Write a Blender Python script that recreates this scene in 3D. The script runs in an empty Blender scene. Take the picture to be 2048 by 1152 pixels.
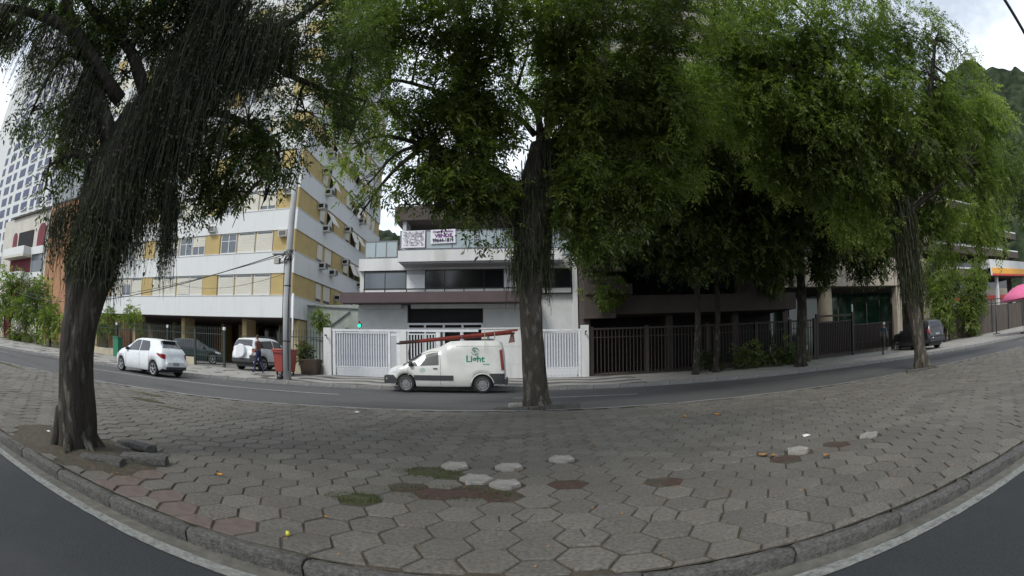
import bpy, bmesh, math, random
import numpy as np
from mathutils import Vector, Matrix, noise
random.seed(7); RNG = np.random.default_rng(7)
S = bpy.context.scene
COL = S.collection

# ------------------------------------------------------------------ camera (wide dash-cam lens)
H = 1.30
LA, LB = 0.905, 0.156                      # theta = LA*r + LB*r^3, r in thousands of photo pixels
PITCH, ROLL = math.radians(7.0), math.radians(-0.65)
UP = np.array([math.sin(ROLL)*math.cos(PITCH), math.sin(PITCH), math.cos(ROLL)*math.cos(PITCH)])
E1 = np.cross([0, 1, 0], UP); E1 /= np.linalg.norm(E1); E2 = np.cross(UP, E1)
cd = bpy.data.cameras.new('camera'); cam = bpy.data.objects.new('camera', cd); COL.objects.link(cam)
S.camera = cam
cd.type = 'PANO'
cd.sensor_fit = 'HORIZONTAL'; cd.sensor_width = 36.0; cd.sensor_height = 20.25
K = 36.0/2.048
for holder in (cd, getattr(cd, 'cycles', None)):
    try:
        holder.panorama_type = 'FISHEYE_LENS_POLYNOMIAL'
        holder.fisheye_fov = math.radians(178)
        holder.fisheye_polynomial_k0 = 0.0
        holder.fisheye_polynomial_k1 = -LA/K
        holder.fisheye_polynomial_k2 = 0.0
        holder.fisheye_polynomial_k3 = -LB/K**3
        holder.fisheye_polynomial_k4 = 0.0
    except Exception:
        pass
cd.clip_start = 0.05; cd.clip_end = 3000
right = Vector((E1[0], E2[0], UP[0])); fwd = Vector((E1[1], E2[1], UP[1])); cup = Vector((E1[2], E2[2], UP[2]))
mw = Matrix((right, cup, -fwd)).transposed().to_4x4(); mw.translation = (0, 0, H)
cam.matrix_world = mw

# ------------------------------------------------------------------ light: bright overcast
SUN_EL, SUN_AZ = 46.0, 212.0               # degrees; azimuth clockwise from +Y
W = bpy.data.worlds.new('World'); S.world = W; W.use_nodes = True
nt = W.node_tree; nt.nodes.clear()
out = nt.nodes.new('ShaderNodeOutputWorld'); bg = nt.nodes.new('ShaderNodeBackground')
sky = nt.nodes.new('ShaderNodeTexSky'); sky.sky_type = 'NISHITA'; sky.sun_disc = False
sky.sun_elevation = math.radians(SUN_EL); sky.sun_rotation = math.radians(SUN_AZ)
sky.air_density = 1.0; sky.dust_density = 2.0
tc = nt.nodes.new('ShaderNodeTexCoord'); mp = nt.nodes.new('ShaderNodeMapping'); mp.inputs['Scale'].default_value = (1, 1, 2.2)
nz = nt.nodes.new('ShaderNodeTexNoise'); nz.inputs['Scale'].default_value = 2.3; nz.inputs['Detail'].default_value = 7; nz.inputs['Roughness'].default_value = .55
cr = nt.nodes.new('ShaderNodeValToRGB'); cr.color_ramp.elements[0].position = .42; cr.color_ramp.elements[1].position = .62
cr.color_ramp.elements[0].color = (.45, .45, .45, 1)
mx = nt.nodes.new('ShaderNodeMix'); mx.data_type = 'RGBA'; mx.inputs[7].default_value = (11.0, 11.8, 12.8, 1)
nt.links.new(tc.outputs['Generated'], mp.inputs[0]); nt.links.new(mp.outputs[0], nz.inputs['Vector'])
nt.links.new(nz.outputs['Fac'], cr.inputs[0]); nt.links.new(cr.outputs[0], mx.inputs[0])
nt.links.new(sky.outputs[0], mx.inputs[6]); nt.links.new(mx.outputs[2], bg.inputs[0])
bg.inputs[1].default_value = 0.118
nt.links.new(bg.outputs[0], out.inputs[0])
sl = bpy.data.lights.new('sun', 'SUN'); sl.energy = 2.0; sl.angle = math.radians(14); sl.color = (1, .96, .9)
so = bpy.data.objects.new('sun', sl); COL.objects.link(so)
el, az = math.radians(SUN_EL), math.radians(SUN_AZ)
sd = Vector((math.sin(az)*math.cos(el), math.cos(az)*math.cos(el), math.sin(el)))
so.rotation_euler = sd.to_track_quat('Z', 'Y').to_euler(); so.location = sd*60
S.view_settings.view_transform = 'Standard'; S.view_settings.look = 'None'
S.view_settings.gamma = 1; S.view_settings.exposure = 0.0
try: S.view_settings.use_curve_mapping = False
except Exception: pass
S.cycles.max_bounces = 10; S.cycles.diffuse_bounces = 7; S.cycles.transmission_bounces = 6; S.cycles.transparent_max_bounces = 8
try: S.cycles.use_denoising = True
except Exception: pass

# ------------------------------------------------------------------ survey helpers: photo pixel -> place
def wray(px, py):
    x = px-1024.; y = 576.-py; r = math.hypot(x, y)+1e-9; rr = r/1000
    th = LA*rr+LB*rr**3
    v = np.array([x*math.sin(th)/r, math.cos(th), y*math.sin(th)/r])
    return np.array([v@E1, v@E2, v@UP])
def at(px, py, Y): w = wray(px, py); p = w*(Y/w[1]); return Vector((p[0], p[1], p[2]+H))
def ad(px, py, d): w = wray(px, py)*d; return Vector((w[0], w[1], w[2]+H))
def gp(px, py, z=0.): w = wray(px, py); p = w*((z-H)/w[2]); return Vector((p[0], p[1], z))
def atx(px, py, X): w = wray(px, py); p = w*(X/w[0]); return Vector((p[0], p[1], p[2]+H))

# ------------------------------------------------------------------ materials
MATS = {}
def mat(name, col, rough=.7, var=.12, vscale=6., bump=0., bscale=40., metal=0., dirt=None, dscale=1.2, damt=.5, spec=.5, detail=5, stretch=None):
    if name in MATS: return MATS[name]
    m = bpy.data.materials.new(name); MATS[name] = m; m.use_nodes = True
    t = m.node_tree; b = t.nodes['Principled BSDF']
    b.inputs['Roughness'].default_value = rough; b.inputs['Metallic'].default_value = metal
    b.inputs['Specular IOR Level'].default_value = spec
    tc = t.nodes.new('ShaderNodeTexCoord'); src = tc.outputs['Object']
    if stretch:
        mp = t.nodes.new('ShaderNodeMapping'); mp.inputs['Scale'].default_value = stretch
        t.links.new(src, mp.inputs[0]); src = mp.outputs[0]
    n = t.nodes.new('ShaderNodeTexNoise'); n.inputs['Scale'].default_value = vscale; n.inputs['Detail'].default_value = detail
    t.links.new(src, n.inputs['Vector'])
    mr = t.nodes.new('ShaderNodeMapRange'); mr.inputs[1].default_value = .3; mr.inputs[2].default_value = .7
    mr.inputs[3].default_value = 1-var; mr.inputs[4].default_value = 1+var
    t.links.new(n.outputs['Fac'], mr.inputs[0])
    c = t.nodes.new('ShaderNodeVectorMath'); c.operation = 'SCALE'; c.inputs[0].default_value = col[:3]
    t.links.new(mr.outputs[0], c.inputs['Scale']); cur = c.outputs[0]
    if dirt:
        n2 = t.nodes.new('ShaderNodeTexNoise'); n2.inputs['Scale'].default_value = dscale; n2.inputs['Detail'].default_value = 8; n2.inputs['Roughness'].default_value = .65
        t.links.new(src, n2.inputs['Vector'])
        r2 = t.nodes.new('ShaderNodeMapRange'); r2.inputs[1].default_value = .48; r2.inputs[2].default_value = .72; r2.inputs[3].default_value = 0; r2.inputs[4].default_value = damt
        t.links.new(n2.outputs['Fac'], r2.inputs[0])
        mxx = t.nodes.new('ShaderNodeMix'); mxx.data_type = 'RGBA'; mxx.inputs[7].default_value = (*dirt, 1)
        t.links.new(r2.outputs[0], mxx.inputs[0]); t.links.new(cur, mxx.inputs[6]); cur = mxx.outputs[2]
    t.links.new(cur, b.inputs['Base Color'])
    if bump:
        n3 = t.nodes.new('ShaderNodeTexNoise'); n3.inputs['Scale'].default_value = bscale; n3.inputs['Detail'].default_value = 6
        t.links.new(src, n3.inputs['Vector'])
        bp = t.nodes.new('ShaderNodeBump'); bp.inputs['Strength'].default_value = bump; bp.inputs['Distance'].default_value = .02
        t.links.new(n3.outputs['Fac'], bp.inputs['Height']); t.links.new(bp.outputs[0], b.inputs['Normal'])
    return m
def emis(name, col, s):
    m = bpy.data.materials.new(name); m.use_nodes = True; b = m.node_tree.nodes['Principled BSDF']
    b.inputs['Base Color'].default_value = (*col, 1); b.inputs['Emission Color'].default_value = (*col, 1); b.inputs['Emission Strength'].default_value = s
    return m
def glassy(name, col, alpha, rough=.05):
    m = bpy.data.materials.new(name); m.use_nodes = True; t = m.node_tree; b = t.nodes['Principled BSDF']
    b.inputs['Base Color'].default_value = (*col, 1); b.inputs['Roughness'].default_value = rough
    b.inputs['Alpha'].default_value = alpha; b.inputs['Specular IOR Level'].default_value = .8
    return m

M_white = mat('white_paint', (.60, .61, .61), .6, .05, 3, .15, 60, dirt=(.36, .36, .33), dscale=1.3, damt=.6, stretch=(1, 1, .14))
M_wband = mat('white_render', (.63, .65, .65), .8, .05, 1.2, .2, 50, dirt=(.40, .41, .39), dscale=1.2, damt=.4, stretch=(1, 1, .2))
M_yel = mat('ochre_render', (.43, .33, .14), .8, .08, 1.5, .2, 50, dirt=(.35, .26, .12), dscale=.6, damt=.4)
M_yel2 = mat('pale_ochre_render', (.42, .34, .18), .8, .1, 1.5, .2, 50)
M_shut = mat('cream_shutter', (.58, .565, .49), .6, .08, 2, dirt=(.40, .38, .32), dscale=1.1, damt=.6)
M_lgrey = mat('pale_grey_cladding', (.58, .60, .61), .6, .05, 2, .1, 40, dirt=(.4, .41, .4), dscale=.8, damt=.4)
M_grey = mat('grey_cladding', (.40, .42, .44), .6, .06, 2, .1, 40)
M_brownp = mat('plum_fascia', (.085, .06, .065), .7, .1, 2)
M_dark = mat('dark_interior', (.012, .012, .013), .8, .2, 3)
M_black = mat('black_metal', (.02, .02, .022), .45, .1, 8)
M_steel = mat('grey_steel', (.16, .17, .18), .45, .1, 8, metal=.4)
M_wmetal = mat('white_gate_paint', (.66, .69, .73), .45, .05, 6, dirt=(.40, .38, .35), dscale=2.5, damt=.5)
M_conc = mat('pole_concrete', (.38, .39, .40), .85, .14, 2.5, .4, 50, dirt=(.2, .2, .2), dscale=1.5, damt=.5, stretch=(1, 1, .3))
M_dglass = mat('dark_window_glass', (.015, .018, .021), .08, .2, .7, spec=.8)
M_gglass = mat('grey_window_glass', (.10, .12, .14), .12, .2, .5, spec=.8)
M_rail_glass = glassy('frosted_rail_glass', (.42, .50, .53), .75, .15)
M_green_glass = mat('green_glass', (.012, .05, .035), .1, .4, .7, spec=.8)
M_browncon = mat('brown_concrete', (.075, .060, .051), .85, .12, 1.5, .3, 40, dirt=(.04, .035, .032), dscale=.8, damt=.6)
M_beige = mat('beige_concrete', (.36, .32, .26), .85, .1, 1.5, .25, 40, dirt=(.2, .18, .15), dscale=.7, damt=.5)
M_bmetal = mat('brown_gate_paint', (.024, .014, .010), .55, .15, 8)
M_dgreen = mat('dark_green_paint', (.02, .035, .03), .5, .1, 8)
M_asph = mat('asphalt', (.024, .028, .031), .85, .35, 60, .7, 160, dirt=(.048, .050, .050), dscale=.55, damt=.85)
M_asph2 = mat('worn_asphalt', (.080, .080, .080), .88, .25, 50, .5, 130, dirt=(.038, .038, .039), dscale=.5, damt=.9, stretch=(.35, 1, 1))
M_line = mat('road_paint', (.21, .22, .205), .75, .25, 30, .4, 90, dirt=(.07, .07, .07), dscale=14, damt=1.0)
M_line2 = mat('far_road_paint', (.42, .43, .42), .7, .15, 20, dirt=(.16, .16, .16), dscale=6, damt=.7)
M_gran = mat('granite_kerb', (.080, .078, .072), .85, .45, 30, 1.0, 60, dirt=(.04, .039, .034), dscale=3, damt=.6)
M_soil = mat('soil', (.062, .050, .036), .95, .35, 12, 1.0, 40, dirt=(.04, .045, .02), dscale=2.5, damt=.8)
M_rsoil = mat('red_soil', (.060, .034, .026), .95, .3, 14, 1.0, 40)
M_moss = mat('moss', (.045, .05, .016), .95, .4, 18, 1.0, 50)
M_tyre = mat('tyre_rubber', (.015, .015, .016), .8, .2, 8)
M_alloy = mat('alloy', (.42, .43, .45), .35, .1, 8, metal=.6)
M_hub = mat('steel_wheel', (.07, .07, .075), .5, .1, 8)
M_plast = mat('black_plastic', (.030, .033, .038), .6, .1, 10)
M_red = mat('red_lens', (.20, .008, .012), .2, .15, 9)
M_lamp = mat('clear_lens', (.55, .57, .6), .15, .1, 9)
M_skin = mat('skin', (.28, .17, .12), .6, .08, 10)
M_hair = mat('hair', (.02, .016, .014), .8, .2, 20)
def paint(name, col):
    m = mat(name, col, .3, .04, 3, dirt=tuple(c*.78 for c in col), dscale=2.2, damt=.6); m.node_tree.nodes['Principled BSDF'].inputs['Coat Weight'].default_value = .5
    return m
M_carw = paint('white_car_paint', (.68, .71, .73)); M_cardg = paint('dark_green_car_paint', (.022, .032, .033)); M_cark = paint('black_car_paint', (.02, .02, .022))
M_vanw = paint('white_van_paint', (.58, .59, .565)); M_carg = paint('grey_car_paint', (.3, .31, .33))
M_carglass = mat('car_glass', (.02, .022, .028), .06, .2, 1, spec=.9)
M_vanglass = glassy('van_side_glass', (.02, .024, .028), .72)

def paver_mat():
    m = mat('paver_concrete', (.158, .149, .129), .9, .34, 34, 1.0, 120, dirt=(.115, .106, .09), dscale=1.1, damt=.75)
    t = m.node_tree; b = t.nodes['Principled BSDF']; l = b.inputs['Base Color'].links[0]; src = l.from_socket
    oi = t.nodes.new('ShaderNodeAttribute'); oi.attribute_name = 'tint'; ob = t.nodes.new('ShaderNodeObjectInfo')
    ad_ = t.nodes.new('ShaderNodeMath'); ad_.operation = 'ADD'; ml = t.nodes.new('ShaderNodeMath'); ml.operation = 'MULTIPLY'
    t.links.new(ob.outputs['Random'], ml.inputs[0]); ml.inputs[1].default_value = .0
    mr = t.nodes.new('ShaderNodeMapRange'); mr.inputs[3].default_value = .84; mr.inputs[4].default_value = 1.12
    t.links.new(oi.outputs['Fac'], mr.inputs[0])
    sc = t.nodes.new('ShaderNodeVectorMath'); sc.operation = 'SCALE'
    t.links.new(src, sc.inputs[0]); t.links.new(mr.outputs[0], sc.inputs['Scale']); t.links.new(sc.outputs[0], b.inputs['Base Color'])
    # world-space weathering so neighbours differ
    for n in t.nodes:
        if n.type == 'TEX_NOISE':
            g = t.nodes.new('ShaderNodeNewGeometry'); t.links.new(g.outputs['Position'], n.inputs['Vector'])
    return m
M_pav = paver_mat()
M_pavr = mat('reddish_paver_concrete', (.130, .100, .088), .9, .22, 9, .7, 90, dirt=(.13, .11, .10), dscale=2.1, damt=.75)
M_pavl = mat('pale_broken_paver', (.29, .28, .255), .9, .25, 14, 1.0, 50, dirt=(.15, .14, .115), dscale=5, damt=.9)

def leaf_mat(name, dark, mid, light, transl=.45):
    m = bpy.data.materials.new(name); m.use_nodes = True; t = m.node_tree; t.nodes.clear()
    o = t.nodes.new('ShaderNodeOutputMaterial'); d = t.nodes.new('ShaderNodeBsdfPrincipled'); tr = t.nodes.new('ShaderNodeBsdfTranslucent'); mxs = t.nodes.new('ShaderNodeMixShader')
    a = t.nodes.new('ShaderNodeAttribute'); a.attribute_name = 'tint'
    r = t.nodes.new('ShaderNodeValToRGB'); e = r.color_ramp.elements; e[0].color = (*dark, 1); e[1].color = (*light, 1)
    k = e.new(.55); k.color = (*mid, 1)
    t.links.new(a.outputs['Fac'], r.inputs[0]); t.links.new(r.outputs[0], d.inputs['Base Color'])
    d.inputs['Roughness'].default_value = .45; d.inputs['Specular IOR Level'].default_value = .5
    sc = t.nodes.new('ShaderNodeVectorMath'); sc.operation = 'MULTIPLY'; sc.inputs[1].default_value = (1.3, 1.5, .7)
    t.links.new(r.outputs[0], sc.inputs[0]); t.links.new(sc.outputs[0], tr.inputs[0])
    mxs.inputs[0].default_value = transl
    t.links.new(d.outputs[0], mxs.inputs[1]); t.links.new(tr.outputs[0], mxs.inputs[2]); t.links.new(mxs.outputs[0], o.inputs[0])
    return m
L_dark = leaf_mat('dark_leaves', (.024, .036, .013), (.072, .105, .029), (.17, .215, .068), .5)
L_mid = leaf_mat('mid_leaves', (.036, .052, .015), (.125, .17, .042), (.26, .31, .09), .6)
L_lime = leaf_mat('lime_leaves', (.060, .088, .024), (.19, .25, .065), (.33, .39, .12), .6)
L_moss = leaf_mat('hanging_moss', (.022, .024, .012), (.050, .058, .026), (.12, .14, .055), .4)
L_grass = leaf_mat('weeds', (.03, .04, .01), (.05, .07, .02), (.09, .10, .03), .3)
def bark_mat(name, c1, c2, c3):
    m = mat(name, c1, .95, .35, 5, 1.0, 14, dirt=c2, dscale=2.2, damt=.7, stretch=(1, 1, .28))
    t = m.node_tree; b = t.nodes['Principled BSDF']; src = b.inputs['Base Color'].links[0].from_socket
    tc = t.nodes.new('ShaderNodeTexCoord'); v = t.nodes.new('ShaderNodeTexNoise'); v.inputs['Scale'].default_value = 7; v.inputs['Detail'].default_value = 4
    mp = t.nodes.new('ShaderNodeMapping'); mp.inputs['Scale'].default_value = (1, 1, .45)
    t.links.new(tc.outputs['Object'], mp.inputs[0]); t.links.new(mp.outputs[0], v.inputs['Vector'])
    r = t.nodes.new('ShaderNodeMapRange'); r.inputs[1].default_value = .56; r.inputs[2].default_value = .63; r.inputs[4].default_value = .8
    mx_ = t.nodes.new('ShaderNodeMix'); mx_.data_type = 'RGBA'; mx_.inputs[7].default_value = (*c3, 1)
    t.links.new(v.outputs['Fac'], r.inputs[0]); t.links.new(r.outputs[0], mx_.inputs[0]); t.links.new(src, mx_.inputs[6]); t.links.new(mx_.outputs[2], b.inputs['Base Color'])
    for n in t.nodes:
        if n.type == 'BUMP': n.inputs['Distance'].default_value = .09
    return m
B_dark = bark_mat('dark_bark', (.030, .025, .019), (.014, .013, .010), (.10, .095, .078))
B_mid = bark_mat('grey_bark', (.050, .043, .034), (.022, .022, .014), (.13, .118, .095))

# ------------------------------------------------------------------ mesh helpers
class MB:
    def __init__(s): s.v = []; s.f = []; s.mi = []; s.sm = []
    def add(s, vs, fs, mi=0, sm=False):
        o = len(s.v); s.v.extend([tuple(v) for v in vs]); s.f.extend([tuple(i+o for i in f) for f in fs]); s.mi.extend([mi]*len(fs)); s.sm.extend([sm]*len(fs)); return s
    def box(s, x0, x1, y0, y1, z0, z1, mi=0):
        x0, x1 = sorted((x0, x1)); y0, y1 = sorted((y0, y1)); z0, z1 = sorted((z0, z1))
        v = [(x0, y0, z0), (x1, y0, z0), (x1, y1, z0), (x0, y1, z0), (x0, y0, z1), (x1, y0, z1), (x1, y1, z1), (x0, y1, z1)]
        return s.add(v, [(0, 3, 2, 1), (4, 5, 6, 7), (0, 1, 5, 4), (1, 2, 6, 5), (2, 3, 7, 6), (3, 0, 4, 7)], mi)
    def bar(s, p, q, w, h=None, mi=0):
        p, q = Vector(p), Vector(q); h = h or w; d = (q-p).normalized()
        a = Vector((0, 0, 1)) if abs(d.z) < .9 else Vector((1, 0, 0))
        u = d.cross(a).normalized()*w/2; n = d.cross(u).normalized()*h/2
        v = [p-u-n, p+u-n, p+u+n, p-u+n, q-u-n, q+u-n, q+u+n, q-u+n]
        return s.add(v, [(0, 3, 2, 1), (4, 5, 6, 7), (0, 1, 5, 4), (1, 2, 6, 5), (2, 3, 7, 6), (3, 0, 4, 7)], mi)
    def tube(s, pts, rad, n=8, mi=0, caps=True, jit=0, seed=0, sm=True):
        pts = [Vector(p) for p in pts]; rad = rad if hasattr(rad, '__len__') else [rad]*len(pts)
        o = len(s.v); vs = []; ref = None
        for i, p in enumerate(pts):
            d = (pts[min(i+1, len(pts)-1)]-pts[max(i-1, 0)]).normalized()
            if ref is None: ref = Vector((1, 0, 0)) if abs(d.x) < .8 else Vector((0, 1, 0))
            u = (ref-d*ref.dot(d)).normalized(); ref = u; w = d.cross(u)
            for k in range(n):
                a = 2*math.pi*k/n; r = rad[i]; dirv = u*math.cos(a)+w*math.sin(a)
                if jit:
                    q = p+dirv*r; r *= 1+jit*(noise.noise(Vector((q.x*2.5+seed, q.y*2.5, q.z*.9)))+.55*noise.noise(Vector((q.x*8+seed, q.y*8, q.z*2))))
                vs.append(p+dirv*r)
        fs = []
        for i in range(len(pts)-1):
            for k in range(n): fs.append((i*n+k, i*n+(k+1) % n, (i+1)*n+(k+1) % n, (i+1)*n+k))
        if caps: fs.append(tuple(range(n-1, -1, -1))); fs.append(tuple((len(pts)-1)*n+k for k in range(n)))
        return s.add(vs, fs, mi, sm)
    def prism(s, poly, y0, y1, mi=0):          # poly in (x,z), extruded along y
        n = len(poly); v = [(x, y0, z) for x, z in poly]+[(x, y1, z) for x, z in poly]
        f = [tuple(range(n)), tuple(range(2*n-1, n-1, -1))]+[(i, i+n, (i+1) % n+n, (i+1) % n) for i in range(n)]
        return s.add(v, f, mi)
    def disc(s, c, r, axis, th, n=20, mi=0, r2=None):
        c = Vector(c); a = Vector(axis).normalized()
        return s.tube([c-a*th/2, c+a*th/2], [r, r2 if r2 is not None else r], n, mi, sm=False)
    def mesh(s, name, mats):
        me = bpy.data.meshes.new(name); me.from_pydata(s.v, [], s.f)
        for m in (mats if isinstance(mats, (list, tuple)) else [mats]): me.materials.append(m)
        me.polygons.foreach_set('material_index', s.mi); me.polygons.foreach_set('use_smooth', s.sm); me.update()
        return me
    def build(s, name, mats, parent=None, bevel=0):
        o = bpy.data.objects.new(name, s.mesh(name, mats)); COL.objects.link(o)
        if parent: o.parent = parent
        if bevel:
            b = o.modifiers.new('bevel', 'BEVEL'); b.width = bevel; b.segments = 2; b.limit_method = 'ANGLE'
        return o
def inst(name, me, parent=None, loc=(0, 0, 0), rz=0, sc=None):
    o = bpy.data.objects.new(name, me); COL.objects.link(o); o.location = loc; o.rotation_euler = (0, 0, rz)
    if sc: o.scale = sc
    if parent: o.parent = parent
    return o
def tag(o, label=None, cat=None, group=None, kind=None):
    if label: o['label'] = label
    if cat: o['category'] = cat
    if group: o['group'] = group
    if kind: o['kind'] = kind
    return o
def thing(name, label, cat, loc=(0, 0, 0), rz=0, group=None):
    o = bpy.data.objects.new(name, None); COL.objects.link(o); o.location = loc; o.rotation_euler = (0, 0, rz); o.empty_display_size = .2
    return tag(o, label, cat, group)
def box(name, m, x0, x1, y0, y1, z0, z1, parent=None, bevel=0): return MB().box(x0, x1, y0, y1, z0, z1).build(name, m, parent, bevel)
def copy_tree(o, parent=None):
    c = o.copy(); COL.objects.link(c)
    if parent: c.parent = parent
    for ch in list(o.children): copy_tree(ch, c)
    return c
def text_mesh(txt, size, m, name, bold=0.0, align='CENTER', sx=1.0):
    cu = bpy.data.curves.new('t', 'FONT'); cu.body = txt; cu.size = size; cu.align_x = align; cu.align_y = 'CENTER'; cu.offset = bold; cu.extrude = .002; cu.resolution_u = 3
    o = bpy.data.objects.new('t', cu); COL.objects.link(o); bpy.context.view_layer.update()
    me = bpy.data.meshes.new_from_object(o.evaluated_get(bpy.context.evaluated_depsgraph_get()))
    bpy.data.objects.remove(o); bpy.data.curves.remove(cu)
    me.name = name; me.materials.clear(); me.materials.append(m)
    if sx != 1: me.transform(Matrix.Diagonal((sx, 1, 1, 1)))
    return me
def put_text(txt, size, m, name, parent, loc, rot=(math.pi/2, 0, 0), bold=0., sx=1.):
    o = bpy.data.objects.new(name, text_mesh(txt, size, m, name, bold, sx=sx)); COL.objects.link(o); o.location = loc; o.rotation_euler = rot; o.parent = parent
    return o


# ------------------------------------------------------------------ ground, roads, median
XL = 34.
def curve(c0, k, x):
    a = abs(x); return c0-k*a*a if a < XL else c0-k*XL*XL-2*k*XL*(a-XL)*.6
def Kf(x): return curve(20.4, .0046, x)
def Mf(x): return curve(16.85, .0042, x)
PT = [(-90, -6), (-40, 4.6), (-30, 7.4), (-24, 8.9), (-18.6, 9.9), (-14, 10.9), (-10.5, 11.6), (-7.4, 12.0), (-4.5, 12.5), (-.4, 12.8), (3, 12.85), (6, 12.8), (10, 12.55), (13.8, 12.3), (18, 11.7), (24, 10.6), (32, 8.6), (90, -10)]
def Pf(x): return float(np.interp(x, [p[0] for p in PT], [p[1] for p in PT]))
def KB(x): return 2.68-.052*x                 # front face of the near kerb
ZR = -.12; ZF = -.03; YP = 24.2
def Zs(y, x): return .10+.19*min(1, max(0, (y-Kf(x))/(YP-Kf(x)+1e-6))) if y < YP else .29
def sheet(name, xs, fy0, fy1, fz, m, ny=6, kind='structure', parent=None):
    mb = MB(); vs = []; fs = []
    for x in xs:
        a, b = fy0(x), fy1(x)
        for j in range(ny+1):
            y = a+(b-a)*j/ny; vs.append((x, y, fz(x, y)))
    for i in range(len(xs)-1):
        for j in range(ny): fs.append((i*(ny+1)+j, (i+1)*(ny+1)+j, (i+1)*(ny+1)+j+1, i*(ny+1)+j+1))
    o = mb.add(vs, fs).build(name, m, parent)
    if kind: tag(o, kind=kind)
    return o
XS = [float(x) for x in list(range(-90, -40, 5))+list(range(-40, 41, 1))+list(range(45, 91, 5))]
gm = mat('distant_ground', (.10, .10, .085), .95, .3, .05)
tag(MB().add([(-2000, -2000, -.4), (2000, -2000, -.4), (2000, 2000, -.4), (-2000, 2000, -.4)], [(0, 1, 2, 3)]).build('ground', gm), kind='structure')
sheet('near_road', XS, lambda x: -14., lambda x: KB(x)+.05, lambda x, y: ZR, M_asph, 4)
sheet('far_road', XS, lambda x: Pf(x)-.1, lambda x: Kf(x)+.05, lambda x, y: ZF, M_asph2, 6)
# gutter strip of pale worn asphalt along near kerb
M_gut = mat('gutter_concrete', (.11, .105, .09), .9, .25, 12, .5, 60, dirt=(.05, .05, .04), dscale=2, damt=.7)
sheet('gutter', [x*.5 for x in range(-80, 81)], lambda x: KB(x)-.17-.02*math.sin(x*1.7), lambda x: KB(x)+.02, lambda x, y: ZR+.004, M_gut, 1)
def wob(x, s): return .012*noise.noise(Vector((x*6, s, 0)))+.006*noise.noise(Vector((x*23, s, 0)))
o = sheet('road_marking', [x*.08 for x in range(-900, 901)], lambda x: 2.38-.053*x+wob(x, 1), lambda x: 2.515-.053*x+wob(x, 7), lambda x, y: ZR+.008, M_line, 1)
for (a, b) in ((-60, -26), (-19.5, -5.6), (.0, 3.9), (26, 44)):
    n = max(4, int((b-a)/.4)); sheet('road_marking', [a+(b-a)*i/n for i in range(n+1)], lambda x: Mf(x)-.06, lambda x: Mf(x)+.06, lambda x, y: ZF+.004, M_line2, 1)
# sidewalk with wave mosaic
def wave_mat():
    m = mat('mosaic_pavement', (.30, .29, .265), .9, .2, 18, .7, 120, dirt=(.13, .12, .11), dscale=.9, damt=.6)
    t = m.node_tree; b = t.nodes['Principled BSDF']; src = b.inputs['Base Color'].links[0].from_socket
    g = t.nodes.new('ShaderNodeNewGeometry'); sep = t.nodes.new('ShaderNodeSeparateXYZ'); t.links.new(g.outputs['Position'], sep.inputs[0])
    def M(op, a, b_=None, c=None):
        n = t.nodes.new('ShaderNodeMath'); n.operation = op
        for i, v in enumerate((a, b_, c)):
            if v is None: continue
            if isinstance(v, (int, float)): n.inputs[i].default_value = v
            else: t.links.new(v, n.inputs[i])
        return n.outputs[0]
    nz = t.nodes.new('ShaderNodeTexNoise'); nz.inputs['Scale'].default_value = .55; nz.inputs['Detail'].default_value = 2; t.links.new(g.outputs['Position'], nz.inputs['Vector'])
    sx = M('MULTIPLY', M('SINE', M('MULTIPLY', sep.outputs[0], 2.3)), 1.1)
    ph = M('ADD', M('MULTIPLY', sep.outputs[1], 5.2), M('ADD', sx, M('MULTIPLY', nz.outputs['Fac'], 4.5)))
    w = M('GREATER_THAN', M('SINE', ph), .35)
    nb = t.nodes.new('ShaderNodeTexNoise'); nb.inputs['Scale'].default_value = .8; nb.inputs['Detail'].default_value = 3; t.links.new(g.outputs['Position'], nb.inputs['Vector'])
    blot = M('GREATER_THAN', nb.outputs['Fac'], .57)
    inside = M('MULTIPLY', M('GREATER_THAN', sep.outputs[0], -9.2), M('LESS_THAN', sep.outputs[0], 5.2))
    outside = M('MULTIPLY', M('SUBTRACT', 1, inside), M('LESS_THAN', sep.outputs[0], -9.0))
    f = M('ADD', M('MULTIPLY', w, inside), M('MULTIPLY', blot, outside))
    mx_ = t.nodes.new('ShaderNodeMix'); mx_.data_type = 'RGBA'; mx_.inputs[7].default_value = (.07, .066, .062, 1)
    t.links.new(M('MULTIPLY', f, .9), mx_.inputs[0]); t.links.new(src, mx_.inputs[6]); t.links.new(mx_.outputs[2], b.inputs['Base Color'])
    vo = t.nodes.new('ShaderNodeTexVoronoi'); vo.inputs['Scale'].default_value = 14; t.links.new(g.outputs['Position'], vo.inputs['Vector'])
    return m
M_wave = wave_mat()
sheet('far_sidewalk', XS, lambda x: Kf(x)+.15, lambda x: YP, lambda x, y: Zs(y, x), M_wave, 8)
M_court = mat('courtyard_concrete', (.17, .165, .155), .9, .15, 3, .2, 60, dirt=(.09, .09, .08), dscale=.6, damt=.6)
sheet('courtyard_ground', XS, lambda x: YP, lambda x: 62., lambda x, y: .29, M_court, 2)
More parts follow.
